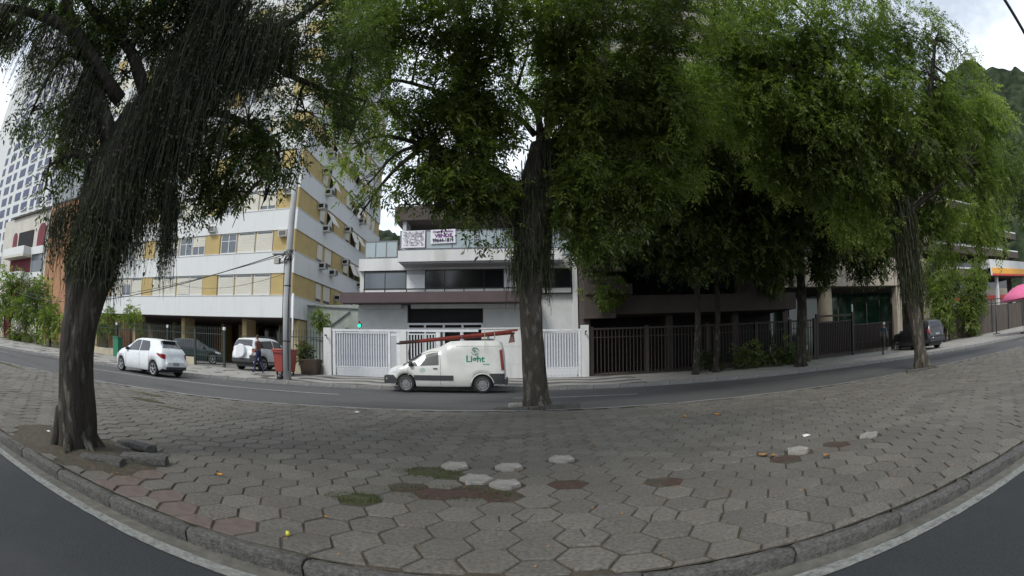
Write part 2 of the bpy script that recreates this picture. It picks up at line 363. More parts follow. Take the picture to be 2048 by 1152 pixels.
# far kerb stones (individual where they read)
fk = tag(MB().add([(0, 60, -.39), (.01, 60, -.39), (0, 60.01, -.39)], [(0, 1, 2)]).build('far_kerb', M_gran), kind='structure')
fk.data = MB().box(-90, -26, 0, .01, -.3, -.29).mesh('far_kerb', M_gran)
bpy.data.objects.remove(fk)
fkb = thing('far_kerb', None, None); tag(fkb, kind='structure')
M_gran2 = mat('pale_kerb', (.22, .22, .215), .85, .25, 12, .5, 60, dirt=(.10, .10, .095), dscale=1.3, damt=.6)
x = -26.
kst = MB().box(-.49, .49, 0, .15, -.25, 0).mesh('kerbstone', M_gran2)
while x < 26:
    y0 = Kf(x+.5); ang = math.atan2(Kf(x+1)-Kf(x), 1)
    low = 0
    inst('kerbstone', kst, fkb, (x+.5, y0, .105-low*.8), ang); x += 1.0
for a, b in ((-90, -26), (26, 90)):
    n = 40; mb = MB(); vs = []; 
    for i in range(n+1):
        xx = a+(b-a)*i/n; yy = Kf(xx); vs += [(xx, yy, -.1), (xx, yy, .105), (xx, yy+.15, .105)]
    mb.add(vs, [(i*3+j, i*3+3+j, i*3+4+j, i*3+1+j) for i in range(n) for j in range(2)])
    mb.build('kerb_run', M_gran2, fkb)
# near granite kerb: rough blocks with open joints
nk = thing('near_kerb', None, None); tag(nk, kind='structure')
def rough_block(L, w=.17, h=.22, seed=0, m=M_gran):
    bm = bmesh.new(); bmesh.ops.create_cube(bm, size=1)
    bmesh.ops.subdivide_edges(bm, edges=[e for e in bm.edges if abs(e.verts[0].co.x-e.verts[1].co.x) > .5], cuts=12)
    bmesh.ops.subdivide_edges(bm, edges=[e for e in bm.edges if abs(e.verts[0].co.z-e.verts[1].co.z) > .5], cuts=2)
    bmesh.ops.subdivide_edges(bm, edges=[e for e in bm.edges if abs(e.verts[0].co.y-e.verts[1].co.y) > .5], cuts=2)
    for v in bm.verts:
        c = v.co; p = Vector((c.x*L, c.y*w, c.z*h))
        # round the arrises
        ey, ez, ex = abs(c.y) > .49, abs(c.z) > .49, abs(c.x) > .49
        if ez and ey: p.y *= .94; p.z -= .09*h*(1 if c.z > 0 else -1)
        if ex: p.y *= .95; p.z -= .008
        n = noise.noise(Vector((p.x*7+seed*3.3, p.y*9, p.z*9)))*.012+noise.noise(Vector((p.x*22+seed, p.y*25, p.z*25)))*.006
        p.z += n; p.y += n*.9; v.co = p
    me = bpy.data.meshes.new('kerb_block'); bm.to_mesh(me); bm.free(); me.materials.append(m)
    return me
kbm = [rough_block(.985, seed=i) for i in range(5)]
KANG = math.atan(-.052)
for i in range(-24, 25):
    x = i*1.0+.22
    o = inst('kerb_block', kbm[i % 5], nk, (x, KB(x)+.085+random.uniform(-.008, .008), -.11+random.uniform(-.01, .004)), KANG+random.uniform(-.008, .008))
for a, b in ((-90, -24.3), (24.7, 90)):
    MB().add([(a, KB(a), ZR), (b, KB(b), ZR), (b, KB(b), 0), (a, KB(a), 0), (b, KB(b)+.17, 0), (a, KB(a)+.17, 0)], [(0, 1, 2, 3), (3, 2, 4, 5)]).build('kerb_run', M_gran, nk)

# ------------------------------------------------------------------ hexagonal pavers
EC = Vector((.3075, -.0092)); ER = Vector((.0160, .4180)); O0 = Vector((.166, 3.735))
holes = [(-.62, 4.86, .55, .28), (-.95, 5.75, .36, .25), (-1.42, 4.47, .26, .17), (.50, 5.2, .36, .15), (1.72, 4.95, .30, .14), (4.05, 5.22, .45, .13), (2.95, 5.2, .28, .10)]
TP = Vector((-5.05, 3.88))          # near tree pit
def in_hole(x, y):
    for hx, hy, rx, ry in holes:
        if ((x-hx)/rx)**2+((y-hy)/ry)**2 < 1: return True
    if ((x-TP.x)/1.45)**2+((y-TP.y)/.78)**2 < 1: return True
    for tx, ty, r in ((.56, 13.3, .95), (13.3, 12.35, .9)):
        if abs(x-tx) < r and abs(y-ty) < .45: return True
    return False
pale = [(-.78, 6.06), (-.41, 5.57), (-.08, 6.25), (-.09, 5.29), (.57, 6.32), (3.14, 5.36), (4.51, 5.2)]
reds = [(-3.71, 3.51), (-3.64, 3.12), (-3.41, 3.77), (-3.34, 3.24), (-2.52, 3.05), (-2.75, 2.98), (-1.9, 3.05), (-2.25, 2.95), (-3.1, 3.1), (-2.9, 3.35)]
def hexpts(inset=.0, seed=0):
    # hexagon of the lattice cell, vertices left/right
    c = EC*2/3; up_ = ER/2
    v = [c, c*.5+up_, -c*.5+up_, -c, -c*.5-up_, c*.5-up_]
    out_ = []
    for p in v:
        L = p.length; out_.append(p*((L-inset)/L))
    return out_
def hex_mesh(name, m, seed, joint=.0095, h=.05, rough=.004, crumb=0.):
    rr = random.Random(seed); base = hexpts(joint)
    ring = []
    for i in range(6):
        a, b = base[i], base[(i+1) % 6]
        for k in range(2):
            p = a.lerp(b, k/2.); p = p*(1-rr.uniform(0, 1)*(rough*3+crumb)); ring.append(p)
    n = len(ring); vs = []; fs = []
    for z, s in ((-h, 1.0), (-.010, 1.0), (-.002, .982), (0, .955)):
        for p in ring: vs.append((p.x*s, p.y*s, z+(rr.uniform(-1, 1)*rough*.25 if z > -.01 else 0)))
    for j in range(3):
        for i in range(n): fs.append((j*n+i, j*n+(i+1) % n, (j+1)*n+(i+1) % n, (j+1)*n+i))
    fs.append(tuple(3*n+i for i in range(n)))
    me = bpy.data.meshes.new(name); me.from_pydata(vs, [], fs); me.materials.append(m); me.update()
    return me
def settle(x, y):
    return .020*noise.noise(Vector((x*.45, y*.45, 3)))+.009*noise.noise(Vector((x*1.3, y*1.3, 9)))
median = tag(sheet('median', [x*.3 for x in range(-300, 301)], lambda x: KB(x)+.16, lambda x: Pf(x), lambda x, y: settle(x, y)-.013+.003*math.sin(x*5+y*3), M_soil, 34, None), kind='structure')
cells = []
for i in range(-150, 150):
    for j in range(-20, 60):
        p = O0+EC*i+ER*(j+(.5 if i % 2 else 0))
        if p.y > Pf(p.x)-.2 or p.y < KB(p.x)-.02 or p.x < -46 or p.x > 46: continue
        if in_hole(p.x, p.y): continue
        cells.append(p)
def clipped(me, p):
    lim = KB(p.x)+.185
    return min(v.co.y for v in me.vertices)+p.y < lim
def near_list(p, L, r=.19): return any((p.x-a)**2+(p.y-b)**2 < r*r for a, b in L)
def in_frame(p):
    v = np.array([p.x, p.y, -H]); c = v[0]*E1+v[1]*E2+v[2]*UP; c /= np.linalg.norm(c); th = math.acos(c[1]); r = th
    for _ in range(12): r = r-(LA*r+LB*r**3-th)/(LA+3*LB*r*r)
    s = math.hypot(c[0], c[2]); X, Y = 1024+1000*r*c[0]/s, 576-1000*r*c[2]/s
    return -20 < X < 2068 and Y < 1180
cells.sort(key=lambda p: (0 if in_frame(p) else 1, p.x**2*.8+p.y**2))
hexm = [hex_mesh('paver', M_pav, k) for k in range(6)]
hexr = [hex_mesh('paver', M_pavr, 20+k) for k in range(2)]
def cracked_mesh(seed):
    rr = random.Random(seed); base = [p for p in hexpts(.0125)]; ring = []
    for i in range(6):
        ring += [base[i], base[i].lerp(base[(i+1) % 6], .5)]
    k0 = rr.randrange(6); cut = [ring[k0], Vector((rr.uniform(-.03, .03), rr.uniform(-.03, .03))), ring[(k0+5+rr.randrange(3)) % 12]]
    k1 = (k0+5+0) % 12; k1 = ring.index(cut[2]); vs = []; fs = []
    def piece(poly, dz, sh_):
        c = sum(poly, Vector((0, 0)))/len(poly); n = len(poly); o = len(vs)
        for z, f in ((-.05, .965), (-.006, .965), (0, .93)):
            for p in poly: q = c+(p-c)*f+sh_; vs.append((q.x, q.y, z+dz*(1 if p in cut else .3)))
        for j in range(2):
            for i in range(n): fs.append((o+j*n+i, o+j*n+(i+1) % n, o+(j+1)*n+(i+1) % n, o+(j+1)*n+i))
        fs.append(tuple(o+2*n+i for i in range(n)))
    a_ = []; i = k0
    while i != k1: a_.append(ring[i]); i = (i+1) % 12
    a_ += [ring[k1], cut[1]]; b_ = []; i = k1
    while i != k0: b_.append(ring[i]); i = (i+1) % 12
    b_ += [ring[k0], cut[1]]
    piece(a_, -.006, Vector((0, 0))); piece(b_, .004, Vector((rr.uniform(-.007, .007), rr.uniform(-.007, .007))))
    me = bpy.data.meshes.new('paver'); me.from_pydata(vs, [], fs); me.materials.append(M_pav); return me
hexc = [cracked_mesh(50+k) for k in range(4)]
hexl = [hex_mesh('paver', M_pavl, 30+k, .02, .06, .03, .22) for k in range(3)]
for q in hexm+hexr+hexl+hexc:
    a = q.attributes.new('tint', 'FLOAT', 'FACE'); a.data.foreach_set('value', [random.random()]*len(q.polygons))
rest = MB(); tints = []
cnt = 0
for p in cells:
    z = settle(p.x, p.y); tilt = (random.gauss(0, .014), random.gauss(0, .014)); rz = random.gauss(0, .014)
    pl = near_list(p, pale, .21); rd = near_list(p, reds)
    if p.y < KB(p.x)+.40:
        if p.length > 12: continue
        me0 = hexr[0] if rd else hexm[0]; lim = KB(p.x)+.182-p.y
        n_ = 12; ring = [me0.vertices[i].co for i in range(n_)]; poly = []
        for i in range(n_):
            a_, b_ = ring[i], ring[(i+1) % n_]
            if a_.y >= lim: poly.append((a_.x, a_.y))
            if (a_.y-lim)*(b_.y-lim) < 0: t_ = (lim-a_.y)/(b_.y-a_.y); poly.append((a_.x+(b_.x-a_.x)*t_, lim))
        if len(poly) < 3: continue
        k_ = len(poly); cxm = sum(q[0] for q in poly)/k_; cym = sum(q[1] for q in poly)/k_
        if max(q[1] for q in poly)-min(q[1] for q in poly) < .05: continue
        vs = [(x_, y_, -.05) for x_, y_ in poly]+[(x_, y_, -.008) for x_, y_ in poly]+[(cxm+(x_-cxm)*.95, cym+(y_-cym)*.95, 0) for x_, y_ in poly]
        fs = [(j*k_+i, j*k_+(i+1) % k_, (j+1)*k_+(i+1) % k_, (j+1)*k_+i) for j in range(2) for i in range(k_)]+[tuple(2*k_+i for i in range(k_))]
        m2 = bpy.data.meshes.new('paver'); m2.from_pydata(vs, [], fs); m2.materials.append(M_pavr if rd else M_pav)
        a_ = m2.attributes.new('tint', 'FLOAT', 'FACE'); a_.data.foreach_set('value', [random.random()]*len(fs))
        inst('paver', m2, median, (p.x, p.y, z-.002)); cnt += 1; continue
    if cnt < 300 or pl:
        me = (random.choice(hexl) if pl else random.choice(hexr) if rd else random.choice(hexc) if random.random() < .035 else random.choice(hexm))
        o = inst('paver', me, median, (p.x, p.y, z+(.025 if pl else 0)), rz); o.rotation_euler = (tilt[0]*(3 if pl else 1), tilt[1], rz)
        cnt += 1
    else:
        me = random.choice(hexm); ca, sa = math.cos(rz), math.sin(rz)
        dist = p.length
        if p.y < KB(p.x)+.40: continue
        vs = [(v.co.x*ca-v.co.y*sa+p.x, v.co.x*sa+v.co.y*ca+p.y, v.co.z+z+v.co.x*tilt[1]+v.co.y*tilt[0]) for v in me.vertices]
        fs = [tuple(f.vertices) for f in me.polygons]
        if dist > 12: fs = fs[12:]         # skirts unseen this far off
        rest.add(vs, fs); tints += [random.random()]*len(fs)
o = rest.build('paver', M_pav, median); o.name = 'far_pavers'; tag(o, kind='stuff')
a = o.data.attributes.new('tint', 'FLOAT', 'FACE'); a.data.foreach_set('value', tints)
# border course of cut stone at the far edge
sheet('median_edging', [x*.5 for x in range(-120, 121)], lambda x: Pf(x)-.22, lambda x: Pf(x), lambda x, y: .004+.004*math.sin(x*9), M_gran2, 1)

def patch(name, m, x, y, rx, ry, z, hgt, seed, parent=None, n=28, rings=5):
    vs = [(x, y, z+hgt)]; fs = []
    for r in range(1, rings+1):
        for k in range(n):
            a = 2*math.pi*k/n; f = r/rings; wv = 1+.35*noise.noise(Vector((math.cos(a)*1.6+seed, math.sin(a)*1.6, seed)))
            px_, py_ = x+math.cos(a)*rx*f*wv, y+math.sin(a)*ry*f*wv
            vs.append((px_, py_, z+hgt*(1-f*f)+.012*noise.noise(Vector((px_*9, py_*9, seed)))*(1-f*.7)))
    for k in range(n): fs.append((0, 1+k, 1+(k+1) % n))
    for r in range(rings-1):
        for k in range(n): fs.append((1+r*n+k, 1+(r+1)*n+k, 1+(r+1)*n+(k+1) % n, 1+r*n+(k+1) % n))
    return MB().add(vs, fs, 0, True).build(name, m, parent)
for i, (hx, hy, rx, ry) in enumerate(holes):
    tag(patch('bare_soil', M_moss if i in (1, 2) else M_rsoil, hx, hy, rx*1.05, ry*1.05, settle(hx, hy)-.014, .014, i+1.3), kind='stuff')
tag(patch('tree_pit_soil', M_soil, TP.x, TP.y, 1.5, .85, -.012, .05, 9.1), kind='stuff')
tag(patch('tree_pit_soil', M_soil, .56, 13.25, .95, .5, -.01, .05, 19.1), kind='stuff')
tag(patch('tree_pit_soil', M_soil, 13.3, 12.3, .95, .6, -.01, .06, 29.1), kind='stuff')
for (x, y, rx, ry) in ((-13.2, 10.6, 1.8, .22), (-9.3, 10.3, .9, .2), (-8.2, 9.2, .6, .15), (-7, 8.7, .5, .12), (-17, 9.4, 1.5, .2), (-20, 9.0, 2, .25)):
    tag(patch('moss_patch', M_moss, x, y, rx, ry, .0, .012, x), kind='stuff')
def slab(name, c, L, w, h, rz, seed, m, label, cat):
    me = rough_block(L, w, h, seed, m); o = inst(name, me, None, c, rz); o.rotation_euler = (random.uniform(-.08, .08), random.uniform(-.05, .05), rz); return tag(o, label, cat)
slab('kerb_slab', (-3.92, 4.22, .035), .62, .25, .11, .45, 11, M_gran, 'raised broken kerb slab right of the big near tree trunk', 'kerb slab')
slab('kerb_slab', (-4.25, 3.72, .02), .62, .24, .09, .38, 12, M_gran, 'low broken kerb slab in front of the near tree pit', 'kerb slab')
slab('kerb_slab', (-4.55, 4.75, .03), .7, .22, .08, -.1, 13, M_gran, 'mossy kerb slab behind the near tree trunk', 'kerb slab')
slab('kerb_slab', (.62, 12.83, .03), 1.9, .14, .14, .0, 14, M_gran, 'long dark kerb slab in front of the middle tree', 'kerb slab')
slab('loose_stone', (.05, 12.98, .1), .32, .2, .12, .2, 15, M_pavl, 'pale loose stone at foot of the middle tree', 'stone')
slab('kerb_slab', (12.7, 11.85, .02), 1.3, .14, .12, -.15, 16, M_gran, 'dark kerb slab in front of the right hand tree', 'kerb slab')
# fallen leaves and litter
M_fall = mat('fallen_leaf', (.42, .20, .035), .7, .3, 30); M_fallb = mat('dry_leaf', (.25, .13, .05), .8, .3, 30); M_litter = mat('litter_paper', (.65, .65, .62), .7, .1, 20); M_yl = mat('yellow_litter', (.6, .55, .05), .6, .1, 20)
def leaf_mesh(m, L=.1, Wd=.05):
    vs = []; fs = []; n = 6
    for i in range(n+1):
        t = i/n; w = math.sin(math.pi*min(t*1.02, 1))**.8*Wd/2; x = (t-.5)*L; curl = .35*L*(t-.5)**2*4*.5
        vs += [(x, -w, curl+.01+w*.3), (x, 0, curl), (x, w, curl+.01+w*.3)]
    for i in range(n):
        for j in range(2): fs.append((i*3+j, i*3+3+j, i*3+4+j, i*3+1+j))
    return MB().add(vs, fs, 0, True).mesh('fallen_leaf', m)
lm1, lm2 = leaf_mesh(M_fall, .15, .075), leaf_mesh(M_fallb, .15, .07)
for (x, y, m_, lab, s) in [(-2.91, 4.43, lm1, 'orange fallen leaf on grey pavers near the reddish ones', .95), (3.2, 9.73, lm1, 'curled orange leaf, left of the two bright ones on far pavers', 1.4), (3.85, 9.57, lm1, 'flat orange leaf, right of the two bright ones on far pavers', 1.4),
                     (1.11, 7.49, lm1, 'small yellow leaf lying between the pale stones and middle tree', .7), (6.8, 9.83, lm2, 'brown leaf far off on pavers toward the right tree', 1.), (-1.43, 3.72, lm1, 'small yellow leaf on paver below the moss hole', .6),
                     (2.83, 5.42, lm2, 'crumpled brown leaves beside the pale broken paver', 1.4), (2.9, 5.3, lm1, 'orange leaf tucked against the pale broken paver', 1.), (3.38, 4.75, lm2, 'brown leaf lying right of the pale broken paver', 1.2)]:
    s *= .72; o = inst('fallen_leaf', m_, None, (x, y, .012), random.uniform(0, 6), (s, s, s)); o.rotation_euler[0] = .15; tag(o, lab, 'leaf')
for (x, y, m_, lab) in [(-5.9, 3.95, M_litter, 'scrap of white paper on pavers left of the near tree'), (3.9, 6.1, M_litter, 'white paper scrap near the two pale stones at right'), (-11.2, 9.0, M_litter, 'white scrap on the mossy far edge of the median'), (-3.4, 11.4, M_litter, 'white flat scrap on far pavers before the van')]:
    tag(MB().add([(-.06, -.04, 0), (.07, -.03, .012), (.05, .05, .004), (-.04, .05, .02), (.01, .01, .03)], [(0, 1, 4), (1, 2, 4), (2, 3, 4), (3, 0, 4)]).build('paper_scrap', m_), lab, 'litter').location = (x, y, .012)
yb = tag(MB().tube([(0, 0, 0), (0, 0, .03)], [.02, .013], 8).build('yellow_cap', M_yl), 'small yellow bottle cap on a paver by the cut out hole', 'bottle cap'); yb.location = (-1.56, 3.2, .0)
# tiny debris and joint weeds as one mass
mb = MB()
for _ in range(2600):
    d = random.random()**.6*12+2.2; a_ = random.uniform(-1.15, 1.15); x, y = d*math.sin(a_), d*math.cos(a_)
    if y < KB(x)+.2 or y > Pf(x)-.3: continue
    s = random.uniform(.004, .014); z = .004+settle(x, y); r = random.uniform(0, 6)
    mb.add([(x+s*math.cos(r), y+s*math.sin(r), z), (x-s*math.sin(r), y+s*math.cos(r), z), (x-s*math.cos(r), y-s*math.sin(r), z+s*.6), (x, y, z+s)], [(0, 1, 3), (1, 2, 3), (2, 0, 3)])
tag(mb.build('litter_crumbs', M_fallb), kind='stuff')
mb = MB()
for _ in range(9000):
    if random.random() < .55:
        hx, hy, rx, ry = random.choice(holes[:3]+[(TP.x, TP.y-.1, 1.5, .75)]*3+[(.56, 13.3, .9, .5), (13.3, 12.3, .9, .6)]); a_ = random.uniform(0, 6.28); q = random.uniform(.55, 1.1); x, y = hx+math.cos(a_)*rx*q, hy+math.sin(a_)*ry*q
    else:
        c = random.choice(cells[:900]); k = random.randrange(6); hp = hexpts(0); t = random.random(); q = hp[k].lerp(hp[(k+1) % 6], t); x, y = c.x+q.x, c.y+q.y
        if noise.noise(Vector((x*.7, y*.7, 5))) < .05: continue
    hgt = random.uniform(.008, .03); dx, dy = random.gauss(0, .01), random.gauss(0, .01)
    mb.add([(x-.003, y, -.012), (x+.003, y, -.012), (x+dx, y+dy, hgt)], [(0, 1, 2)])
o = tag(mb.build('joint_weeds', L_grass), kind='stuff')
a = o.data.attributes.new('tint', 'FLOAT', 'FACE'); a.data.foreach_set('value', RNG.random(len(o.data.polygons)))

# ------------------------------------------------------------------ ochre and white apartment block
FX, FY, FL = -13.15, 30.0, 2.72
Z0 = 3.35
yb_ = thing('apartment_building', 'white banded apartment block with ochre panels behind the concrete utility pole', 'building', (FX, FY, .29))
OFS = Vector((FX, FY, .29))
def bx(name, m, x0, x1, y0, y1, z0, z1, par=None, bevel=0):      # box given in world coordinates, kept local to a thing
    par = par or yb_; root = par
    while root.parent: root = root.parent
    o = root.location
    return MB().box(x0-o.x, x1-o.x, y0-o.y, y1-o.y, z0-o.z, z1-o.z).build(name, m, par, bevel)
XE, YE, NF = -38.5, 52.0, 14
# core
bx('wall', M_yel2, XE, FX-.12, FY+.14, YE, Z0+.02, Z0+FL*NF)
for f in range(NF):
    zb = Z0+FL*f
    mb = MB(); o = yb_.location
    # parapet band wraps the corner; soffit step under it
    mb.box(XE-o.x, FX-o.x, FY-o.y, FY+.145-o.y, zb-o.z, zb+1.33-o.z)
    mb.box(FX-.125-o.x, FX+.02-o.x, FY+.002-o.y, YE-o.y, zb+.002-o.z, zb+1.33-.003-o.z)
    mb.build('parapet_band', M_wband, yb_)
    mb = MB(); mb.box(XE-o.x, FX-o.x+.03, FY-.03-o.y, FY+.1-o.y, zb+1.331-o.z, zb+1.375-o.z); mb.box(FX-.1-o.x, FX+.045-o.x, FY+.101-o.y, YE-o.y, zb+1.331-o.z, zb+1.375-o.z)
    mb.build('sill_course', M_white, yb_)
sh = lambda nm, m, w, d, h: MB().box(-w/2, w/2, 0, d, 0, h).mesh(nm, m)
segsF = [(-13.15, -14.80, 'y'), (-14.88, -16.14, 'w'), (-16.30, -17.66, 'w'), (-17.82, -19.16, 'w'), (-19.28, -20.64, 'y'), (-20.68, -21.87, 'w'), (-21.93, -23.2, 'w'), (-23.39, -24.65, 'w'), (-24.75, -26.0, 'w'),
         (-26.05, -27.3, 'y'), (-27.4, -28.65, 'w'), (-28.8, -30.1, 'w'), (-30.25, -31.5, 'w'), (-31.6, -32.9, 'y'), (-33.0, -34.3, 'w'), (-34.4, -35.7, 'w'), (-35.8, -37.1, 'w'), (-37.15, -38.4, 'y')]
HW = 1.30
def window_front(xc, w, z, state, parent):
    """recessed window: frame, pane behind, roller shutter lowered by state 0..1"""
    o = yb_.location; L = (xc-o.x, FY+.10-o.y, z-o.z)
    fr = MB()
    t = .05
    fr.box(-w/2, w/2, -.02, .05, 0, t).box(-w/2, w/2, -.02, .05, HW-t, HW).box(-w/2, -w/2+t, -.02, .05, t, HW-t).box(w/2-t, w/2, -.02, .05, t, HW-t)
    if state < .95: fr.box(-.03, .03, -.015, .04, t, HW-t).box(-w/2+t, -.03, -.01, .04, HW*.62, HW*.62+.04).box(.03, w/2-t, -.01, .04, HW*.62, HW*.62+.04)
    f = fr.build('window', M_white, parent); f.location = L
    MB().box(-w/2+t, w/2-t, .01, .02, t, HW-t).build('pane', M_gglass, f)
    if state > .05:
        s = MB(); z0 = HW-t-(HW-2*t)*state; n = int((HW-t-z0)/.11)
        for k in range(n): s.box(-w/2+t+.003, w/2-t-.003, -.022-.004*(k % 2), -.008, z0+k*.11+.002, z0+(k+1)*.11-.006)
        s.build('shutter', M_shut, f)
special = {(1, 3): 0., (1, 5): .55, (1, 6): .0, (2, 1): .82, (0, 6): .97, (0, 1): 1, (0, 2): 1, (0, 3): 1, (1, 1): 1, (1, 2): 1}
for f in range(NF):
    zs = Z0+FL*f+1.375
    for i, (a, b, k) in enumerate(segsF):
        w = abs(b-a); xc = (a+b)/2; vis = f < 7
        if k == 'y':
            bx('ochre_panel', M_yel, b+.01, a-.01, FY+.05, FY+.14, zs+.001, zs+1.343)
        elif vis:
            st = special.get((f, i), random.choice([1, 1, 1, .8, .6, .97, 0, .3]))
            window_front(xc, w, zs+.02, st, yb_)
        else:
            bx('window', random.choice([M_shut, M_shut, M_gglass]), b+.04, a-.04, FY+.06, FY+.14, zs+.02, zs+1.32)
# side wall openings
segsS = [(30.0, 34.15, 'y'), (34.3, 35.5, 'p'), (35.9, 37.5, 'a'), (37.7, 40.2, 'y'), (40.4, 41.9, 'p'), (42.1, 43.7, 'a'), (43.8, 45.3, 'a'), (45.5, 46.9, 'y'), (47.1, 48.6, 'a'), (48.9, 50.2, 'p'), (50.3, 51.9, 'y')]
def side_opening(yc, w, z, kind, tilt=.4):
    o = yb_.location; f = MB().box(-.02, .04, -w/2, w/2, 0, .05).box(-.02, .04, -w/2, w/2, HW-.05, HW).box(-.02, .04, -w/2, -w/2+.05, .05, HW-.05).box(-.02, .04, w/2-.05, w/2, .05, HW-.05).build('window', M_yel2, yb_)
    f.location = (FX-.11-o.x, yc-o.y, z-o.z)
    MB().box(-.018, -.006, -w/2+.05, w/2-.05, .05, HW-.05).build('pane', M_dglass if kind == 'a' else M_gglass, f)
    if kind == 'p': MB().box(.0, .03, -w/2+.05, w/2-.05, .25, HW-.05).build('shutter', M_shut, f)
    else:
        n = 2 if w > 1.3 else 1
        for k in range(n):
            a0 = -w/2+.05+k*(w-.1)/n; a1 = a0+(w-.1)/n-.03; s = MB()
            L = 1.05; dx, dz = math.sin(tilt)*L, math.cos(tilt)*L
            s.add([(.06, a0, HW-.08), (.06, a1, HW-.08), (.06+dx, a1, HW-.08-dz), (.06+dx, a0, HW-.08-dz), (.09, a0, HW-.07), (.09, a1, HW-.07), (.09+dx, a1, HW-.07-dz), (.09+dx, a0, HW-.07-dz)],
                  [(3, 2, 1, 0), (4, 5, 6, 7), (0, 1, 5, 4), (1, 2, 6, 5), (2, 3, 7, 6), (3, 0, 4, 7)]).build('awning_shutter', M_shut, f)
for f in range(NF):
    zs = Z0+FL*f+1.375
    for i, (a, b, k) in enumerate(segsS):
        if k == 'y': bx('ochre_panel', M_yel, FX-.125, FX-.05, a+.01, b-.01, zs+.001, zs+1.343)
        elif f < 8:
            kk = k
            if k == 'a' and random.random() < .25: kk = 'p'
            side_opening((a+b)/2, b-a, zs+.02, kk, random.uniform(.3, .6))
        else: bx('window', M_shut, FX-.125, FX-.07, a+.04, b-.04, zs+.02, zs+1.32)
# air conditioners
acb = MB().box(-.0, .45, -.33, .33, 0, .42); 
ac_mesh = MB().box(0, .5, -.34, .34, 0, .44).mesh('air_conditioner', mat('ac_casing', (.5, .5, .47), .6, .12, 6))
ac_gr = MB()
for k in range(6): ac_gr.box(.501, .512, -.28, .28, .05+k*.06, .085+k*.06)
ac_gr.box(.04, .40, -.352, -.342, .08, .34)
ac_grm = ac_gr.mesh('grille', M_dark)
def ac_side(y, z):
    o = yb_.location; a = inst('air_conditioner', ac_mesh, yb_, (FX+.02-o.x, y-o.y, z-o.z)); inst('grille', ac_grm, a)
for f, y, dz in ((1, 34.9, -.42), (1, 37.2, -.55), (0, 38.6, .5), (0, 41.2, .4), (1, 40.3, .75), (1, 44.6, -.5), (2, 35.3, -.45), (2, 34.0, .85), (2, 40.6, .7), (3, 35.2, -.5), (3, 34.3, .8), (4, 35, -.4), (4, 41, .6), (5, 36, .7), (3, 44.5, -.4)):
    ac_side(y, Z0+FL*f+1.375+dz)
def ac_front(x, z, m=None):
    o = yb_.location; a = inst('air_conditioner', ac_mesh, yb_, (x-o.x, FY+.03-o.y, z-o.z), -math.pi/2, (.7, .9, .9)); inst('grille', ac_grm, a)
ac_front(-13.9, Z0+FL*2+1.375+.85); ac_front(-14.0, Z0+FL*1+1.375+.85); ac_front(-20.0, Z0+FL*1+1.375+1.5)
# slab, ceiling and columns of the open ground floor
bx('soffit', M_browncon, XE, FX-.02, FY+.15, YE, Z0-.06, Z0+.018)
for x in (-13.4, -17.45, -23.3, -29.2, -35.1):
    for y in (31.2, 37.5): bx('column', M_yel2, x-.45 if x > -14 else x-.18, x+.18, y, y+1.5, .29, Z0-.061)
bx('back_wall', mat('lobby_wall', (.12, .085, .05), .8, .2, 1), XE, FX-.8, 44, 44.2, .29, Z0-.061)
bx('lobby_wall', M_yel2, -22.2, -20.9, 38.6, 43.9, .29, Z0-.062)
bx('lobby_door', M_dglass, -20.8, -17.9, 40.0, 40.1, .3, Z0-.2)
bx('lobby_wall', mat('orange_wall', (.35, .12, .05), .8, .1, 1), -27.5, -25.8, 42.5, 43.9, .9, Z0-.3)
bx('lobby_wall', M_yel2, -17.0, -14.0, 41.5, 43.8, .29, Z0-.062)

# ------------------------------------------------------------------ white building behind the van
WY = 27.5; wb = thing('house', 'white modern building with plum canopy and balcony banners behind the van', 'building', (-2.4, WY, .29))
def wx(n, m, x0, x1, y0, y1, z0, z1, par=None, bevel=0): return bx(n, m, x0, x1, y0, y1, z0, z1, par or wb, bevel)
XA, XB = -8.05, 3.28
wx('wall', M_white, XA, XB, WY+.30, 40, .29, 6.30)              # main volume (upper part)
wx('wall', M_lgrey, XA+.02, -5.34, WY, WY+.295, .29, 3.86); wx('wall', M_lgrey, -1.46, XB-.02, WY, WY+.295, .29, 3.86)
wx('corner_column', M_white, 3.05, 3.30, WY-.05, WY-.002, .29, 6.6)
wx('light_shelf', M_white, -7.75, -5.6, WY-.35, WY-.003, 3.66, 3.86); wx('light_shelf', M_white, -5.1, .9, WY-.35, WY-.003, 3.66, 3.86)
wx('canopy', M_brownp, -8.69, 1.15, WY-1.3, WY-.36, 3.87, 4.39)
wx('canopy_soffit', M_brownp, -8.0, 1.1, WY-.355, WY-.004, 3.865, 4.39)
